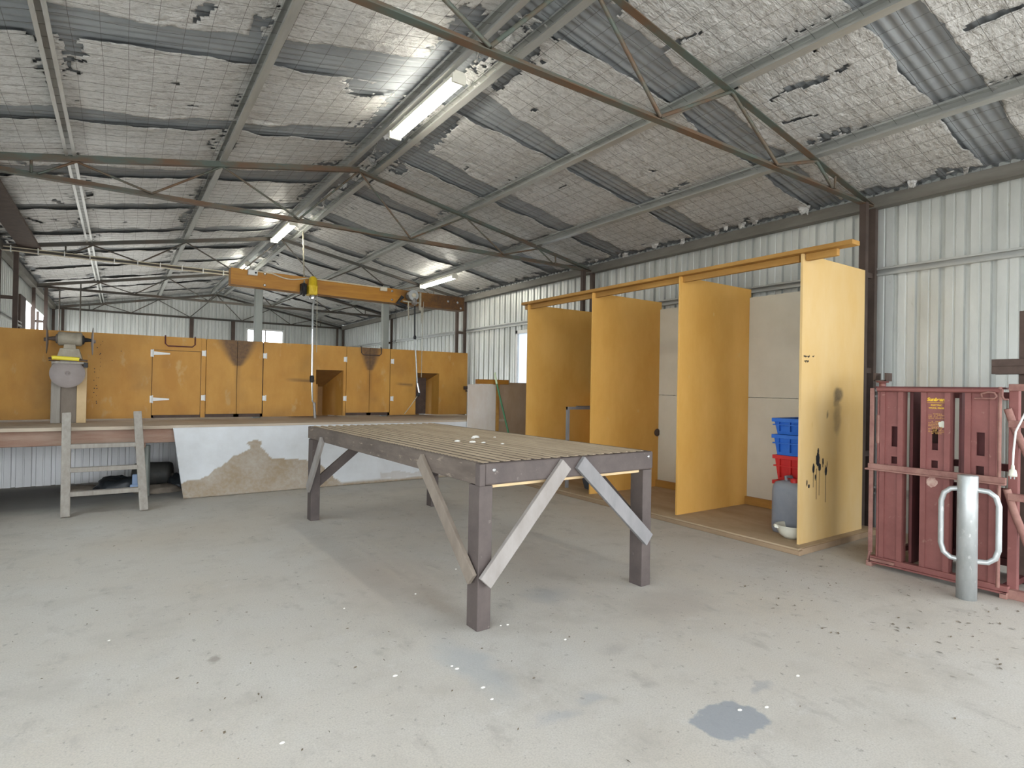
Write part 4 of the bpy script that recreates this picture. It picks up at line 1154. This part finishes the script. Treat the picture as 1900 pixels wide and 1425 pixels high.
MB().bar((TX1 - 0.05, 5.58, 0.36), (TX1 - 0.05, 5.05, 0.79), 0.03, 0.085).build('brace', M['tablewood'], t, 0.002)
t.rotation_euler = (0, 0, 0.024)
for x, z in ((1.67, 0.855), (2.90, 0.86)):
    MB().lathe([(0.011, 0), (0.009, 0.005), (0.0, 0.006)], (x, TY0 - 0.014, z), (0, -1, 0), 12).build('bolt', M['chrome'], t)
random.seed(11)
for x, y, s in ((2.35, 3.95, 1.5), (2.40, 4.02, 1.0), (2.30, 3.90, 0.8), (2.06, 3.72, 1.1), (2.13, 3.62, 1.2), (2.18, 3.55, 0.8), (2.26, 3.42, 0.7), (2.5, 3.9, 0.6), ):
    lump((x, y, 0.896), (0.020 * s, 0.016 * s, 0.009 * s), 'wool_tuft', M['wool'], 'small tuft of white wool lying on the slatted table', 'wool', random.random() * 90, 'wool tufts on the table')

# ------------------------------------------------------------------ wool bins along the right wall
BX0, BX1 = 4.63, 5.83
PY = [2.577, 3.832, 5.12, 6.43]
PZ = 0.05
t = thing('wool_bins', (5.2, 4.5, 0), 'row of three tall open wool bins with orange board partitions', 'bins')
MB().box(4.50, 5.86, 2.50, 6.47, 0.036, 0.052).build('bin_floor', M['dustyply'], t, 0.003)
MB().box(4.485, 4.54, 2.48, 6.47, 0.0, 0.038).build('floor_bearer', M['plinth'], t, 0.006)
MB().box(4.54, 5.86, 2.485, 2.54, 0.0, 0.05).build('floor_bearer', M['plinth'], t, 0.004)


def blob(x, z, cx, cz, rx, rz):
    return math.hypot((x - cx) / rx, (z - cz) / rz)


def part_stain(x, y, z):
    v = 0.0
    w = 0.02 * nz(x * 14, z * 14)
    for cx, cz, rx, rz, k in ((5.23, 1.29, 0.085, 0.065, 0.75), (5.20, 1.22, 0.05, 0.06, 0.5), (5.22, 1.09, 0.07, 0.16, 0.38), (5.06, 1.12, 0.012, 0.03, 0.8)):
        q = blob(x + w, z + w, cx, cz, rx, rz)
        v = max(v, k * max(0, min(1, (1.15 - q) * 2)))
    return v


def grid_panel(x0, x1, y0, y1, z0, z1):
    b = MB()
    st = 0.02
    n = int((x1 - x0) / st); k = int((z1 - z0) / st)
    for y, fl in ((y0, False),):
        vs = [(x0 + (x1 - x0) * i / n, y, z0 + (z1 - z0) * j / k) for i in range(n + 1) for j in range(k + 1)]
        b.add(vs, [(i * (k + 1) + j, (i + 1) * (k + 1) + j, (i + 1) * (k + 1) + j + 1, i * (k + 1) + j + 1) for i in range(n) for j in range(k)])
    vs = [(x, yy, z) for x in (x0, x1) for yy in (y0, y1) for z in (z0, z1)]
    b.add(vs, [(0, 1, 3, 2), (4, 6, 7, 5), (2, 3, 7, 6), (0, 2, 6, 4), (1, 5, 7, 3)])
    return b


for i, y in enumerate(PY):
    m = M['plypale'] if i == 0 else M['plybin']
    z1 = 2.445
    p = grid_panel(BX0, BX1 if i else 5.69, y - 0.01, y + 0.01, PZ, z1).build('partition', m, t, attr=part_stain if i == 0 else (lambda x, y, z: 0.0))
    if i == 0:
        p['label'] = 'faded end board with black paint splashes'
        random.seed(3)
        b = MB()
        # splash of black paint with runs, on the board's outer face
        for cx, cz, rx, rz, run in ((4.90, 0.735, 0.030, 0.055, 0.0), (4.905, 0.80, 0.013, 0.035, 0), (4.885, 0.66, 0.0, 0.0, 0.26), (4.93, 0.67, 0.022, 0.035, 0.24), (4.835, 0.665, 0.016, 0.045, 0.16),
                                    (4.985, 0.715, 0.012, 0.03, 0.05), (5.035, 0.63, 0.018, 0.04, 0.27), (4.865, 0.59, 0.010, 0.025, 0.03), (4.735, 0.55, 0.008, 0.03, 0.0), (4.765, 0.52, 0.014, 0.016, 0.0), (5.055, 0.685, 0.005, 0.03, 0)):
            if rx > 0:
                n = 22
                vs = [(cx, y - 0.0125, cz)] + [(cx + rx * math.cos(2 * PI * k / n) * (1 + .45 * nz(k * 1.3, cx * 50)), y - 0.0118, cz + rz * math.sin(2 * PI * k / n) * (1 + .45 * nz(k * 1.7, cz * 50))) for k in range(n)]
                b.add(vs, [(0, k + 1, (k + 1) % n + 1) for k in range(n)])
            if run: b.box(cx - 0.0022, cx + 0.0022, y - 0.0118, y - 0.0102, cz - run, cz)
        b.build('paint_splash', M['paint'], p)
        # two short scrawled lines of marker near the front edge
        b = MB()
        for (x0, z0, n_, amp) in ((4.655, 1.602, 26, 0.016), (4.665, 1.562, 20, 0.014), (4.79, 1.607, 9, 0.012)):
            b.tube([(x0 + 0.0036 * k, y - 0.012, z0 + amp * nz(k * 0.9, z0 * 40) + 0.006 * math.sin(k * 1.9)) for k in range(n_)], 0.0018, 5)
        b.build('marker_scrawl', M['ink'], p)
    if i == 2:
        MB().lathe([(0.0, 0.0), (0.045, 0.0), (0.05, 0.01), (0.04, 0.02), (0.0, 0.022)], (5.77, y - 0.012, 0.75), (0, -1, 0), 20).build('feed_disc', M['rustdark'], p)
# top rails
MB().box(4.60, 4.72, 1.98 + 0.56, 6.55, 2.447, 2.482).build('top_rail', M['edge'], t, 0.003)
MB().box(4.665, 4.70, 2.62, 6.55, 2.39, 2.446).build('top_rail', M['edge'], t, 0.003)
MB().box(4.60, 4.72, 2.17, 2.545, 2.447, 2.482).build('top_rail', M['edge'], t, 0.003)
MB().box(4.655, 4.70, 2.31, 2.56, 2.39, 2.446).build('top_rail', M['edge'], t, 0.003)
for i in range(3):
    y0, y1 = PY[i] + (0.012 if i else 0.16), PY[i + 1] - 0.012
    if i < 2:
        MB().box(5.80, 5.815, y0, y1, PZ + 0.003, 1.235).build('back_panel', M['backboard'], t)
        MB().box(5.80, 5.815, y0, y1, 1.24, 2.35).build('back_panel', M['backboard'], t)
    else:
        MB().box(5.80, 5.815, y0, y1, PZ + 0.003, 1.235).build('back_panel', M['plybin'], t, attr=lambda x, y, z: 0.0)
    MB().box(5.76, 5.80, y0, y1, PZ + 0.003, PZ + 0.09).build('toe_rail', M['edge'], t, 0.003)

# things kept in the bins


def crate(cx, cy, z0, sx, sy, h, m, label):
    t = thing('stacking_crate', (cx, cy, z0), label, 'crate', 'stacked plastic crates')
    b = MB()
    tp = 0.025
    o = [(cx - sx / 2 + tp, cy - sy / 2 + tp), (cx + sx / 2 - tp, cy - sy / 2 + tp), (cx + sx / 2 - tp, cy + sy / 2 - tp), (cx - sx / 2 + tp, cy + sy / 2 - tp)]
    u = [(cx - sx / 2, cy - sy / 2), (cx + sx / 2, cy - sy / 2), (cx + sx / 2, cy + sy / 2), (cx - sx / 2, cy + sy / 2)]
    vs = [(*p, z0) for p in o] + [(*p, z0 + h) for p in u]
    w = 0.006
    vi = [(p[0] + (w if p[0] < cx else -w), p[1] + (w if p[1] < cy else -w), z0 + w) for p in o] + [(p[0] + (w if p[0] < cx else -w), p[1] + (w if p[1] < cy else -w), z0 + h) for p in u]
    b.add(vs, [(0, 3, 2, 1)] + [(k, (k + 1) % 4, 4 + (k + 1) % 4, 4 + k) for k in range(4)])
    b.add(vi, [(0, 1, 2, 3)] + [((k + 1) % 4, k, 4 + k, 4 + (k + 1) % 4) for k in range(4)])
    b.build('tub', m, t)
    r = MB()
    for zz, e in ((h - 0.035, 0.014), (h * 0.55, 0.008)):
        for (x0, x1, y0, y1) in ((cx - sx / 2 - e, cx + sx / 2 + e, cy - sy / 2 - e, cy - sy / 2 + 0.006), (cx - sx / 2 - e, cx + sx / 2 + e, cy + sy / 2 - 0.006, cy + sy / 2 + e),
                                 (cx - sx / 2 - e, cx - sx / 2 + 0.006, cy - sy / 2, cy + sy / 2), (cx + sx / 2 - 0.006, cx + sx / 2 + e, cy - sy / 2, cy + sy / 2)):
            r.box(x0, x1, y0, y1, z0 + zz, z0 + zz + (0.035 if zz > h * .6 else 0.012))
    r.build('rim', m, t, 0.003)
    q = MB()
    for k in range(4):
        yy = cy - sy / 2 + sy * (k + .5) / 4
        q.box(cx - sx / 2 - 0.010, cx - sx / 2 + 0.02, yy - 0.006, yy + 0.006, z0 + 0.03, z0 + h - 0.035)
        xx = cx - sx / 2 + sx * (k + .5) / 4
        q.box(xx - 0.006, xx + 0.006, cy - sy / 2 - 0.010, cy - sy / 2 + 0.02, z0 + 0.03, z0 + h - 0.035)
    q.build('rib', m, t)


C0 = 0.052
# base crate in the corner shadow carries the stack
crate(5.32, 2.86, C0, 0.46, 0.42, 0.235, M['red'], 'red crate at the bottom of the crate stack behind the container')
crate(5.32, 2.86, C0 + 0.237, 0.46, 0.42, 0.19, M['red'], 'red crate in the middle of the stack right under the blue crate')
crate(5.32, 2.86, C0 + 0.429, 0.46, 0.42, 0.235, M['red'], 'red crate visible directly below the blue crates')
crate(5.30, 2.86, C0 + 0.666, 0.46, 0.42, 0.19, M['blue'], 'lower blue crate standing on the red crate')
crate(5.30, 2.86, C0 + 0.858, 0.46, 0.42, 0.15, M['blue'], 'upper blue crate on top of the stack in the first bin')

t = thing('jerrycan', (4.98, 2.83, C0), 'smoky grey plastic drum with red cap in front of the crates', 'container')
b = MB()
prof = [(0.0, 0), (0.93, 0.0), (1.0, 0.03), (1.0, 0.36), (0.96, 0.41), (0.82, 0.445), (0.5, 0.46), (0.0, 0.462)]
n = 40
vs = []
for f, h in prof:
    for j in range(n):
        a = 2 * PI * j / n
        ca, sa = math.cos(a), math.sin(a)
        q = (abs(ca) ** 5 + abs(sa) ** 5) ** (-1 / 5)
        vs.append((4.98 + 0.125 * f * q * ca, 2.83 + 0.145 * f * q * sa, C0 + h))
b.add(vs, [(i * n + j, i * n + (j + 1) % n, (i + 1) * n + (j + 1) % n, (i + 1) * n + j) for i in range(len(prof) - 1) for j in range(n)], True)
b.build('body', M['jerry'], t)
MB().lathe([(0.035, 0), (0.035, 0.03), (0.028, 0.036), (0.0, 0.036)], (4.93, 2.78, C0 + 0.452), (0, 0, 1), 18).build('cap', M['red'], t)
MB().tube([(4.94, 2.86, C0 + 0.45), (4.94, 2.87, C0 + 0.49), (5.03, 2.87, C0 + 0.49), (5.04, 2.86, C0 + 0.45)], 0.014, 10).build('handle', M['jerry'], t)

t = thing('enamel_bowl', (4.78, 2.72, C0), 'cream bowl with a pouring lip on the bin floor by the end board', 'bowl')
b = MB().lathe([(0.0, 0.0), (0.055, 0.0), (0.095, 0.03), (0.115, 0.075), (0.12, 0.105), (0.126, 0.112), (0.118, 0.112), (0.11, 0.075), (0.09, 0.036), (0.05, 0.01), (0.0, 0.008)], (4.79, 2.725, C0), (0, 0, 1), 36)
b.build('bowl', M['bowl'], t)
MB().extr([(-0.03, 0.085), (0.03, 0.085), (0.014, 0.112), (-0.014, 0.112)], (4.70, 2.81, C0 - 0.002), (4.675, 2.835, C0 + 0.004)).build('lip', M['bowl'], t, 0.006)
# dark steel stand in the last bin
t = thing('steel_stand', (5.05, 5.7, C0), 'dark steel frame stand inside the farthest wool bin', 'stand')
for x, y in ((4.68, 5.60), (5.70, 5.60), (5.70, 5.86)):
    MB().box(x - 0.017, x + 0.017, y - 0.017, y + 0.017, C0, 1.07).build('leg', M['braceblue'], t)
MB().box(4.663, 5.717, 5.585, 5.615, 1.035, 1.07).build('rail', M['braceblue'], t)
MB().box(5.05, 5.717, 5.845, 5.875, 1.035, 1.07).build('rail', M['braceblue'], t)
MB().box(5.685, 5.717, 5.6, 5.86, 1.035, 1.07).build('rail', M['braceblue'], t)
MB().box(5.05, 5.68, 5.617, 5.843, 1.045, 1.06).build('top', M['black'], t)
t = thing('plastic_tub', (4.98, 5.45, C0), 'slate blue tub on the floor of the farthest wool bin', 'tub')
MB().lathe([(0.0, 0), (0.16, 0), (0.20, 0.14), (0.215, 0.15), (0.20, 0.152), (0.15, 0.012), (0.0, 0.01)], (4.98, 5.36, C0), (0, 0, 1), 30).build('tub', M['bluetub'], t)

# ------------------------------------------------------------------ low pen panels between deck and bins
b = MB().box(4.235, 4.725, 7.355, 7.37, 0.0, 1.338)
tag(b.build('metal_sheet', M['sheet'], None, 0.003), 'pale brushed sheet panel standing at the right end of the deck', 'panel')
t = thing('pen_gate', (5.3, 7.44, 0), 'brown plywood pen panel with an orange top rail left of the bins', 'gate')
MB().box(4.73, 6.05, 7.43, 7.45, 0.0, 1.375).build('panel', M['brownply'], t, 0.003)
MB().box(4.40, 4.97, 7.376, 7.428, 1.345, 1.415).build('top_rail', M['beamwood'], t, 0.004, attr=lambda x, y, z: 0.25)
MB().box(4.742, 4.80, 7.376, 7.428, 0.0, 1.344).build('post', M['edge'], t, 0.003)
t = thing('broom_handle', (4.8, 6.9, 0), 'green broom handle leaning against the brown pen panel', 'broom handle')
MB().tube([(4.885, 6.95, 0.0), (4.70, 7.30, 1.355)], 0.014, 10).build('shaft', M['green'], t)
MB().tube([(4.70, 7.30, 1.35), (4.684, 7.32, 1.47), (4.676, 7.322, 1.52)], 0.016, 10).build('sleeve', M['greentip'], t)

# ------------------------------------------------------------------ red wool press
PX = 4.76
t = thing('wool_press', (5.1, 1.6, 0), 'dusty red steel wool press with slotted side plates against the right wall', 'wool press')


def slab(y0, y1, z0, z1, holes, name='side_plate'):
    """channel shaped plate facing the room, y0 > y1 from left to right"""
    b = MB()
    ys = sorted({y0, y1, y0 - 0.034, y1 + 0.034} | {h[0] for h in holes} | {h[1] for h in holes})
    zs = sorted({z0, z1} | {h[2] for h in holes} | {h[3] for h in holes})
    for a in range(len(ys) - 1):
        for c in range(len(zs) - 1):
            ym, zm = (ys[a] + ys[a + 1]) / 2, (zs[c] + zs[c + 1]) / 2
            if any(h[1] < ym < h[0] and h[2] < zm < h[3] for h in holes): continue
            raised = ym > y0 - 0.034 or ym < y1 + 0.034
            x = PX - (0.014 if raised else 0.0)
            b.box(x, PX + 0.012, ys[a], ys[a + 1], zs[c], zs[c + 1])
    b.box(PX + 0.012, PX + 0.06, y0 - 0.006, y0, z0, z1); b.box(PX + 0.012, PX + 0.06, y1, y1 + 0.006, z0, z1)
    return b.build(name, M['pressred'], t)


s1 = slab(2.022, 1.868, 0.06, 1.335, [(1.948, 1.905, 0.912, 1.062), (1.948, 1.903, 0.785, 0.838)])
s2 = slab(1.755, 1.578, 0.06, 1.335, [(1.690, 1.652, 0.912, 1.062), (1.692, 1.652, 0.785, 0.838)])
s3 = slab(1.495, 1.325, 0.06, 1.335, [(1.432, 1.388, 0.90, 1.055), (1.434, 1.390, 0.77, 0.83)])
# frame bars in front of the plates
MB().tube([(PX - 0.03, 2.035, 1.335), (PX - 0.03, 1.30, 1.335)], 0.016, 10).build('top_bar', M['pressred'], t)
MB().box(PX - 0.03, PX + 0.10, 1.29, 2.05, 1.345, 1.358).build('top_plate', M['pressdark'], t)
b = MB().box(PX - 0.045, PX - 0.02, 1.265, 2.09, 0.735, 0.775)
b.box(PX - 0.060, PX - 0.02, 1.265, 2.105, 0.725, 0.737)
b.build('latch_bar', M['pressrust'], t, 0.003)
b = MB().box(PX - 0.03, PX + 0.03, 1.25, 2.075, 0.035, 0.075)
b.box(PX - 0.055, PX - 0.01, 1.25, 2.075, 0.028, 0.04)
b.build('bottom_rail', M['pressred'], t, 0.003)
MB().box(PX - 0.062, PX - 0.035, 1.90, 2.06, 0.045, 0.065).build('dusty_strip', M['pressrust'], t, 0.003)
MB().bar((PX - 0.02, 2.075, 0.10), (PX - 0.02, 2.075, 1.345), 0.028, 0.012).build('edge_bar', M['pressrust'], t, 0.002)
MB().bar((PX - 0.02, 2.092, 0.01), (PX - 0.02, 2.075, 0.11), 0.028, 0.012).build('edge_bar', M['pressrust'], t, 0.002)
MB().tube([(PX, 2.036, 0.07), (PX, 2.036, 1.33)], 0.010, 8).build('hinge_rod', M['pressred'], t)
MB().tube([(PX, 2.036, 0.93), (PX, 2.036, 1.14)], 0.016, 8).build('hinge_sleeve', M['pressrust'], t)
MB().tube([(PX - 0.03, 1.302, 0.06), (PX - 0.03, 1.302, 1.36)], 0.011, 8).build('edge_bar', M['pressrust'], t)
MB().tube([(PX, 1.335 - 0.008, 0.07), (PX, 1.327, 1.33)], 0.010, 8).build('hinge_rod', M['pressred'], t)
MB().tube([(PX - 0.04, 1.395, 1.29), (PX - 0.05, 1.395, 1.315), (PX - 0.055, 1.36, 1.325), (PX - 0.05, 1.325, 1.322), (PX - 0.05, 1.315, 1.30), (PX - 0.05, 1.325, 1.285), (PX - 0.05, 1.43, 1.283)], 0.007, 8).build('latch_handle', M['pressrust'], t)
MB().tube([(PX - 0.05, 1.285, 1.345), (PX - 0.055, 1.285, 1.30), (PX - 0.05, 1.275, 1.28), (PX - 0.05, 1.255, 1.28)], 0.007, 8).build('latch_handle', M['pressrust'], t)
for y in (2.07, 1.268):
    MB().box(PX - 0.055, PX + 0.03, y - 0.02, y + 0.02, 0.0, 0.04).build('foot', M['pressrust'], t, 0.004)
MB().box(PX + 0.062, PX + 0.07, 1.875, 2.015, 0.06, 1.33).build('inner_plate', M['pressdark'], t)
MB().box(PX + 0.062, PX + 0.07, 1.332, 1.488, 0.06, 1.33).build('inner_plate', M['pressdark'], t)
MB().box(PX + 0.062, PX + 0.07, 1.584, 1.748, 0.06, 0.955).build('inner_plate', M['pressdark'], t)
# body of the press behind the plates
MB().box(5.42, 5.44, 1.32, 2.03, 0.05, 0.62).build('rear_plate', M['pressdark'], t)
for y in (2.03, 1.80, 1.56, 1.32):
    MB().box(5.36, 5.42, y - 0.03, y + 0.03, 0.0, 1.33).build('rear_post', M['pressdark'], t)
for z in (0.06, 0.75, 1.28):
    MB().box(5.38, 5.44, 1.30, 2.05, z, z + 0.05).build('rear_rail', M['pressdark'], t)
MB().box(PX + 0.06, 5.40, 1.83, 1.848, 0.06, 1.33).build('inner_plate', M['pressdark'], t)
MB().box(PX + 0.06, 5.40, 1.535, 1.55, 0.06, 1.33).build('inner_plate', M['pressdark'], t)
MB().box(PX + 0.03, 5.40, 2.0, 2.03, 0.06, 0.10).build('base_rail', M['pressdark'], t)
MB().box(PX + 0.03, 5.40, 1.28, 1.31, 0.02, 0.06).build('base_rail', M['pressdark'], t)
# corner fitting on top at the left
MB().lathe([(0.035, 0), (0.035, 0.025), (0.025, 0.03), (0.025, 0.06), (0.045, 0.062), (0.045, 0.072)], (5.25, 2.22, 1.335), (0, 0, 1), 16).build('swivel', M['pressred'], t)
b = MB().box(5.20, 5.30, 2.175, 2.265, 1.407, 1.417)
b.box(5.20, 5.30, 2.17, 2.185, 1.407, 1.475); b.box(5.20, 5.30, 2.255, 2.27, 1.407, 1.475)
b.build('bracket', M['rustdark'], t)
MB().tube([(5.25, 2.22, 0), (5.25, 2.22, 1.335)], 0.03, 12).build('swivel_post', M['rustdark'], t)
MB().tube([(5.0, 2.10, 0.0), (5.0, 2.10, 1.32)], 0.012, 8).build('chrome_rod', M['chrome'], t)
MB().lathe([(0.0, 0), (0.05, 0), (0.06, 0.03), (0.05, 0.06), (0.0, 0.06)], (5.30, 1.83, 0.84), (0, -1, 0), 8).build('knob', M['motor'], t)
# right hand half of the press, running out of the picture
for y, z0, z1 in ((1.25, 0.02, 1.37), (0.72, 0.02, 1.37)):
    MB().box(PX + 0.02, PX + 0.07, y - 0.03, y + 0.02, z0, z1).build('frame_post', M['pressred'], t, 0.003)
for z in (1.335, 1.10, 0.63, 0.0):
    MB().box(PX - 0.02, PX + 0.03, 0.70, 1.262, z, z + (0.045 if z > .01 else 0.06)).build('frame_rail', M['pressrust'], t, 0.003)
MB().tube([(PX, 1.27, 1.22), (PX + 0.02, 1.235, 1.08), (PX + 0.03, 1.05, 0.62)], 0.022, 10).build('diagonal_tube', M['pressrust'], t)
MB().tube([(PX, 1.27, 0.70), (PX + 0.02, 1.235, 0.55), (PX + 0.03, 1.08, 0.1)], 0.022, 10).build('diagonal_tube', M['pressrust'], t)
for y in (1.20, 1.13, 1.04, 0.93):
    MB().box(5.25, 5.32, y - 0.02, y + 0.02, 0.0, 1.33).build('rear_post', M['pressdark'], t)
MB().box(5.35, 5.37, 0.7, 1.28, 0.05, 1.34).build('rear_plate', M['pressdark'], t)
# transfers on the middle plate
RT = Matrix(((0, 0, -1), (-1, 0, 0), (0, 1, 0))).to_euler()


def text(body, size, y, z, m, par, shear=0.0, bold=0.0, spacing=1.0):
    c = bpy.data.curves.new('lettering', 'FONT')
    c.body = body; c.size = size; c.align_x = 'CENTER'; c.align_y = 'CENTER'; c.extrude = 0.0006; c.shear = shear; c.offset = bold; c.space_character = spacing
    c.materials.append(m)
    tmp = bpy.data.objects.new('lettering', c); COL.objects.link(tmp)
    me = bpy.data.meshes.new_from_object(tmp.evaluated_get(bpy.context.evaluated_depsgraph_get()))
    bpy.data.objects.remove(tmp)
    o = bpy.data.objects.new('lettering', me); COL.objects.link(o)
    o.parent = par
    o.location = Vector((PX - 0.0012, y, z)) - ORG[par.name]
    o.rotation_euler = RT
    return o


text('Sunbeam', 0.034, 1.664, 1.268, M['gold'], s2, 0.25, 0.0012, 0.95)
MB().box(PX - 0.0012, PX, 1.605, 1.725, 1.2455, 1.248).build('underline', M['gold'], s2)
text('ELECTRIC', 0.0155, 1.664, 1.228, M['gold'], s2, 0, 0.0003)
text('WOOL PRESS', 0.0155, 1.664, 1.208, M['gold'], s2, 0, 0.0003)
# worn instruction lines, no longer legible
b = MB()
random.seed(8)
for k in range(13):
    z = 1.165 - k * 0.0105 - (0.012 if k > 3 else 0)
    y = 1.712
    w = 0.02 if k % 4 == 0 else 0.0
    y -= w
    while y > 1.615 + w:
        l = random.uniform(0.004, 0.013)
        if random.random() < 0.85: b.box(PX - 0.001, PX, y - l, y, z, z + 0.0045)
        y -= l + 0.003
b.build('worn_lines', M['goldfaint'], s2)
for (y, z, r, m, nm) in ((1.628, 1.095, 0.024, M['bowl'], 'paint_chip'), (1.685, 0.685, 0.034, M['patch'], 'bare_patch')):
    n = 18
    vs = [(PX - 0.002, y, z)] + [(PX - 0.0012, y + r * math.cos(2 * PI * k / n) * (1 + .4 * nz(k * .8, r * 90)), z + r * math.sin(2 * PI * k / n) * (1 + .4 * nz(k * .8, r * 70))) for k in range(n)]
    MB().add(vs, [(0, k + 1, (k + 1) % n + 1) for k in range(n)]).build(nm, m, s2)

# power lead hanging over the press
t = thing('power_lead', (4.62, 1.2, 0.75), 'white power lead with a three pin plug hanging at the right of the press', 'power lead')
MB().tube([(4.66, 1.10, 1.36), (4.64, 1.145, 1.22), (4.63, 1.195, 1.08), (4.63, 1.205, 0.95), (4.63, 1.207, 0.86)], 0.006, 8).build('cord', M['white'], t)
MB().lathe([(0.008, 0.07), (0.010, 0.045), (0.018, 0.038), (0.022, 0.012), (0.022, 0.0), (0.0, 0.0)], (4.63, 1.207, 0.80), (0, 0, 1), 14).build('plug', M['bowl'], t)
for dy in (-0.009, 0.009):
    MB().box(4.628, 4.632, 1.207 + dy - 0.003, 1.207 + dy + 0.003, 0.783, 0.80).build('pin', M['chrome'], t)

# dark steel arm at the right edge of the picture
t = thing('channel_bracket', (5.6, 1.15, 0), 'dark rusty channel arm on a post above the press at the right', 'arm')
b = MB().box(5.10, 5.20, 0.9, 1.455, 1.51, 1.56)
b.box(5.10, 5.125, 0.9, 1.455, 1.455, 1.51); b.box(5.175, 5.20, 0.9, 1.455, 1.455, 1.51)
b.build('channel', M['rustdark'], t, 0.003)
MB().box(5.20, 5.27, 1.26, 1.33, 0.0, 1.90).build('post', M['rustdark'], t, 0.003)

# post driver
t = thing('post_driver', (4.51, 1.38, 0), 'galvanised steel post driver with two loop handles before the press', 'post driver')
PXD, PYD = 4.51, 1.40
MB().lathe([(0.0, 0.79), (0.052, 0.79), (0.055, 0.785), (0.055, 0.0), (0.048, 0.0), (0.048, 0.7), (0.0, 0.7)], (PXD, PYD, 0), (0, 0, 1), 32).build('barrel', M['zinc'], t)
for sgn in (1, -1):
    dr = Vector((0.30, -0.95, 0)).normalized() * -sgn
    c = Vector((PXD, PYD, 0))
    zt1, zb1, R = (0.70, 0.245, 0.155)
    if sgn > 0: R = 0.135
    pts = [c + dr * 0.05 + Vector((0, 0, zt1)), c + dr * (R - 0.05) + Vector((0, 0, zt1 - 0.005)), c + dr * (R - 0.015) + Vector((0, 0, zt1 - 0.035)), c + dr * R + Vector((0, 0, zt1 - 0.09)),
           c + dr * R + Vector((0, 0, zb1 + 0.09)), c + dr * (R - 0.015) + Vector((0, 0, zb1 + 0.035)), c + dr * (R - 0.05) + Vector((0, 0, zb1 + 0.005)), c + dr * 0.05 + Vector((0, 0, zb1))]
    MB().tube(pts, 0.0165, 12).build('handle', M['zinc'], t)

# ------------------------------------------------------------------ scraps on the floor
random.seed(21)
for x, y, s in ((1.043, 2.416, 1.0), (1.308, 2.325, 0.9), (1.30, 2.36, 0.6), (1.322, 2.12, 0.9), (1.305, 2.02, 0.7), (1.74, 2.62, 0.5), (1.78, 2.61, 0.7), (1.93, 2.30, 0.7), (2.115, 1.41, 0.9), (2.229, 1.363, 0.9), (2.596, 1.437, 0.9), (0.51, 2.18, 0.8), (-0.02, 3.5, 0.6), (1.55, 3.3, 0.6), (1.1, 3.3, 0.5), (2.0, 3.6, 0.6)):
    lump((x, y, 0.0005), (0.011 * s, 0.008 * s, 0.003), 'paper_scrap', M['wool'], 'tiny white scrap lying on the concrete floor', 'scrap', random.random() * 90, 'white scraps on the floor')
b = MB()
for k in range(420):
    if k < 170: x, y = random.uniform(3.2, 4.7), random.uniform(0.9, 2.4)
    elif k < 300: x, y = random.uniform(0.2, 3.8), random.uniform(0.9, 3.2)
    else: x, y = random.uniform(-0.8, 2.6), random.uniform(1.0, 6.5)
    a = random.uniform(0, PI); l = random.uniform(0.004, 0.016) * (1.3 if k < 170 else 0.8); w = l * random.uniform(0.15, 0.45)
    ca, sa = math.cos(a), math.sin(a)
    z = 0.0015
    q = [(l, 0, 0.001), (0, w, 0.003), (-l, 0, 0.001), (0, -w, 0.0)]
    b.add([(x + p * ca - r * sa, y + p * sa + r * ca, z + h) for p, r, h in q], [(0, 1, 2, 3)])
tag(b.build('leaf_litter', M['litter']), 'dry leaf bits and chaff scattered over the concrete floor', 'litter', None, 'stuff')
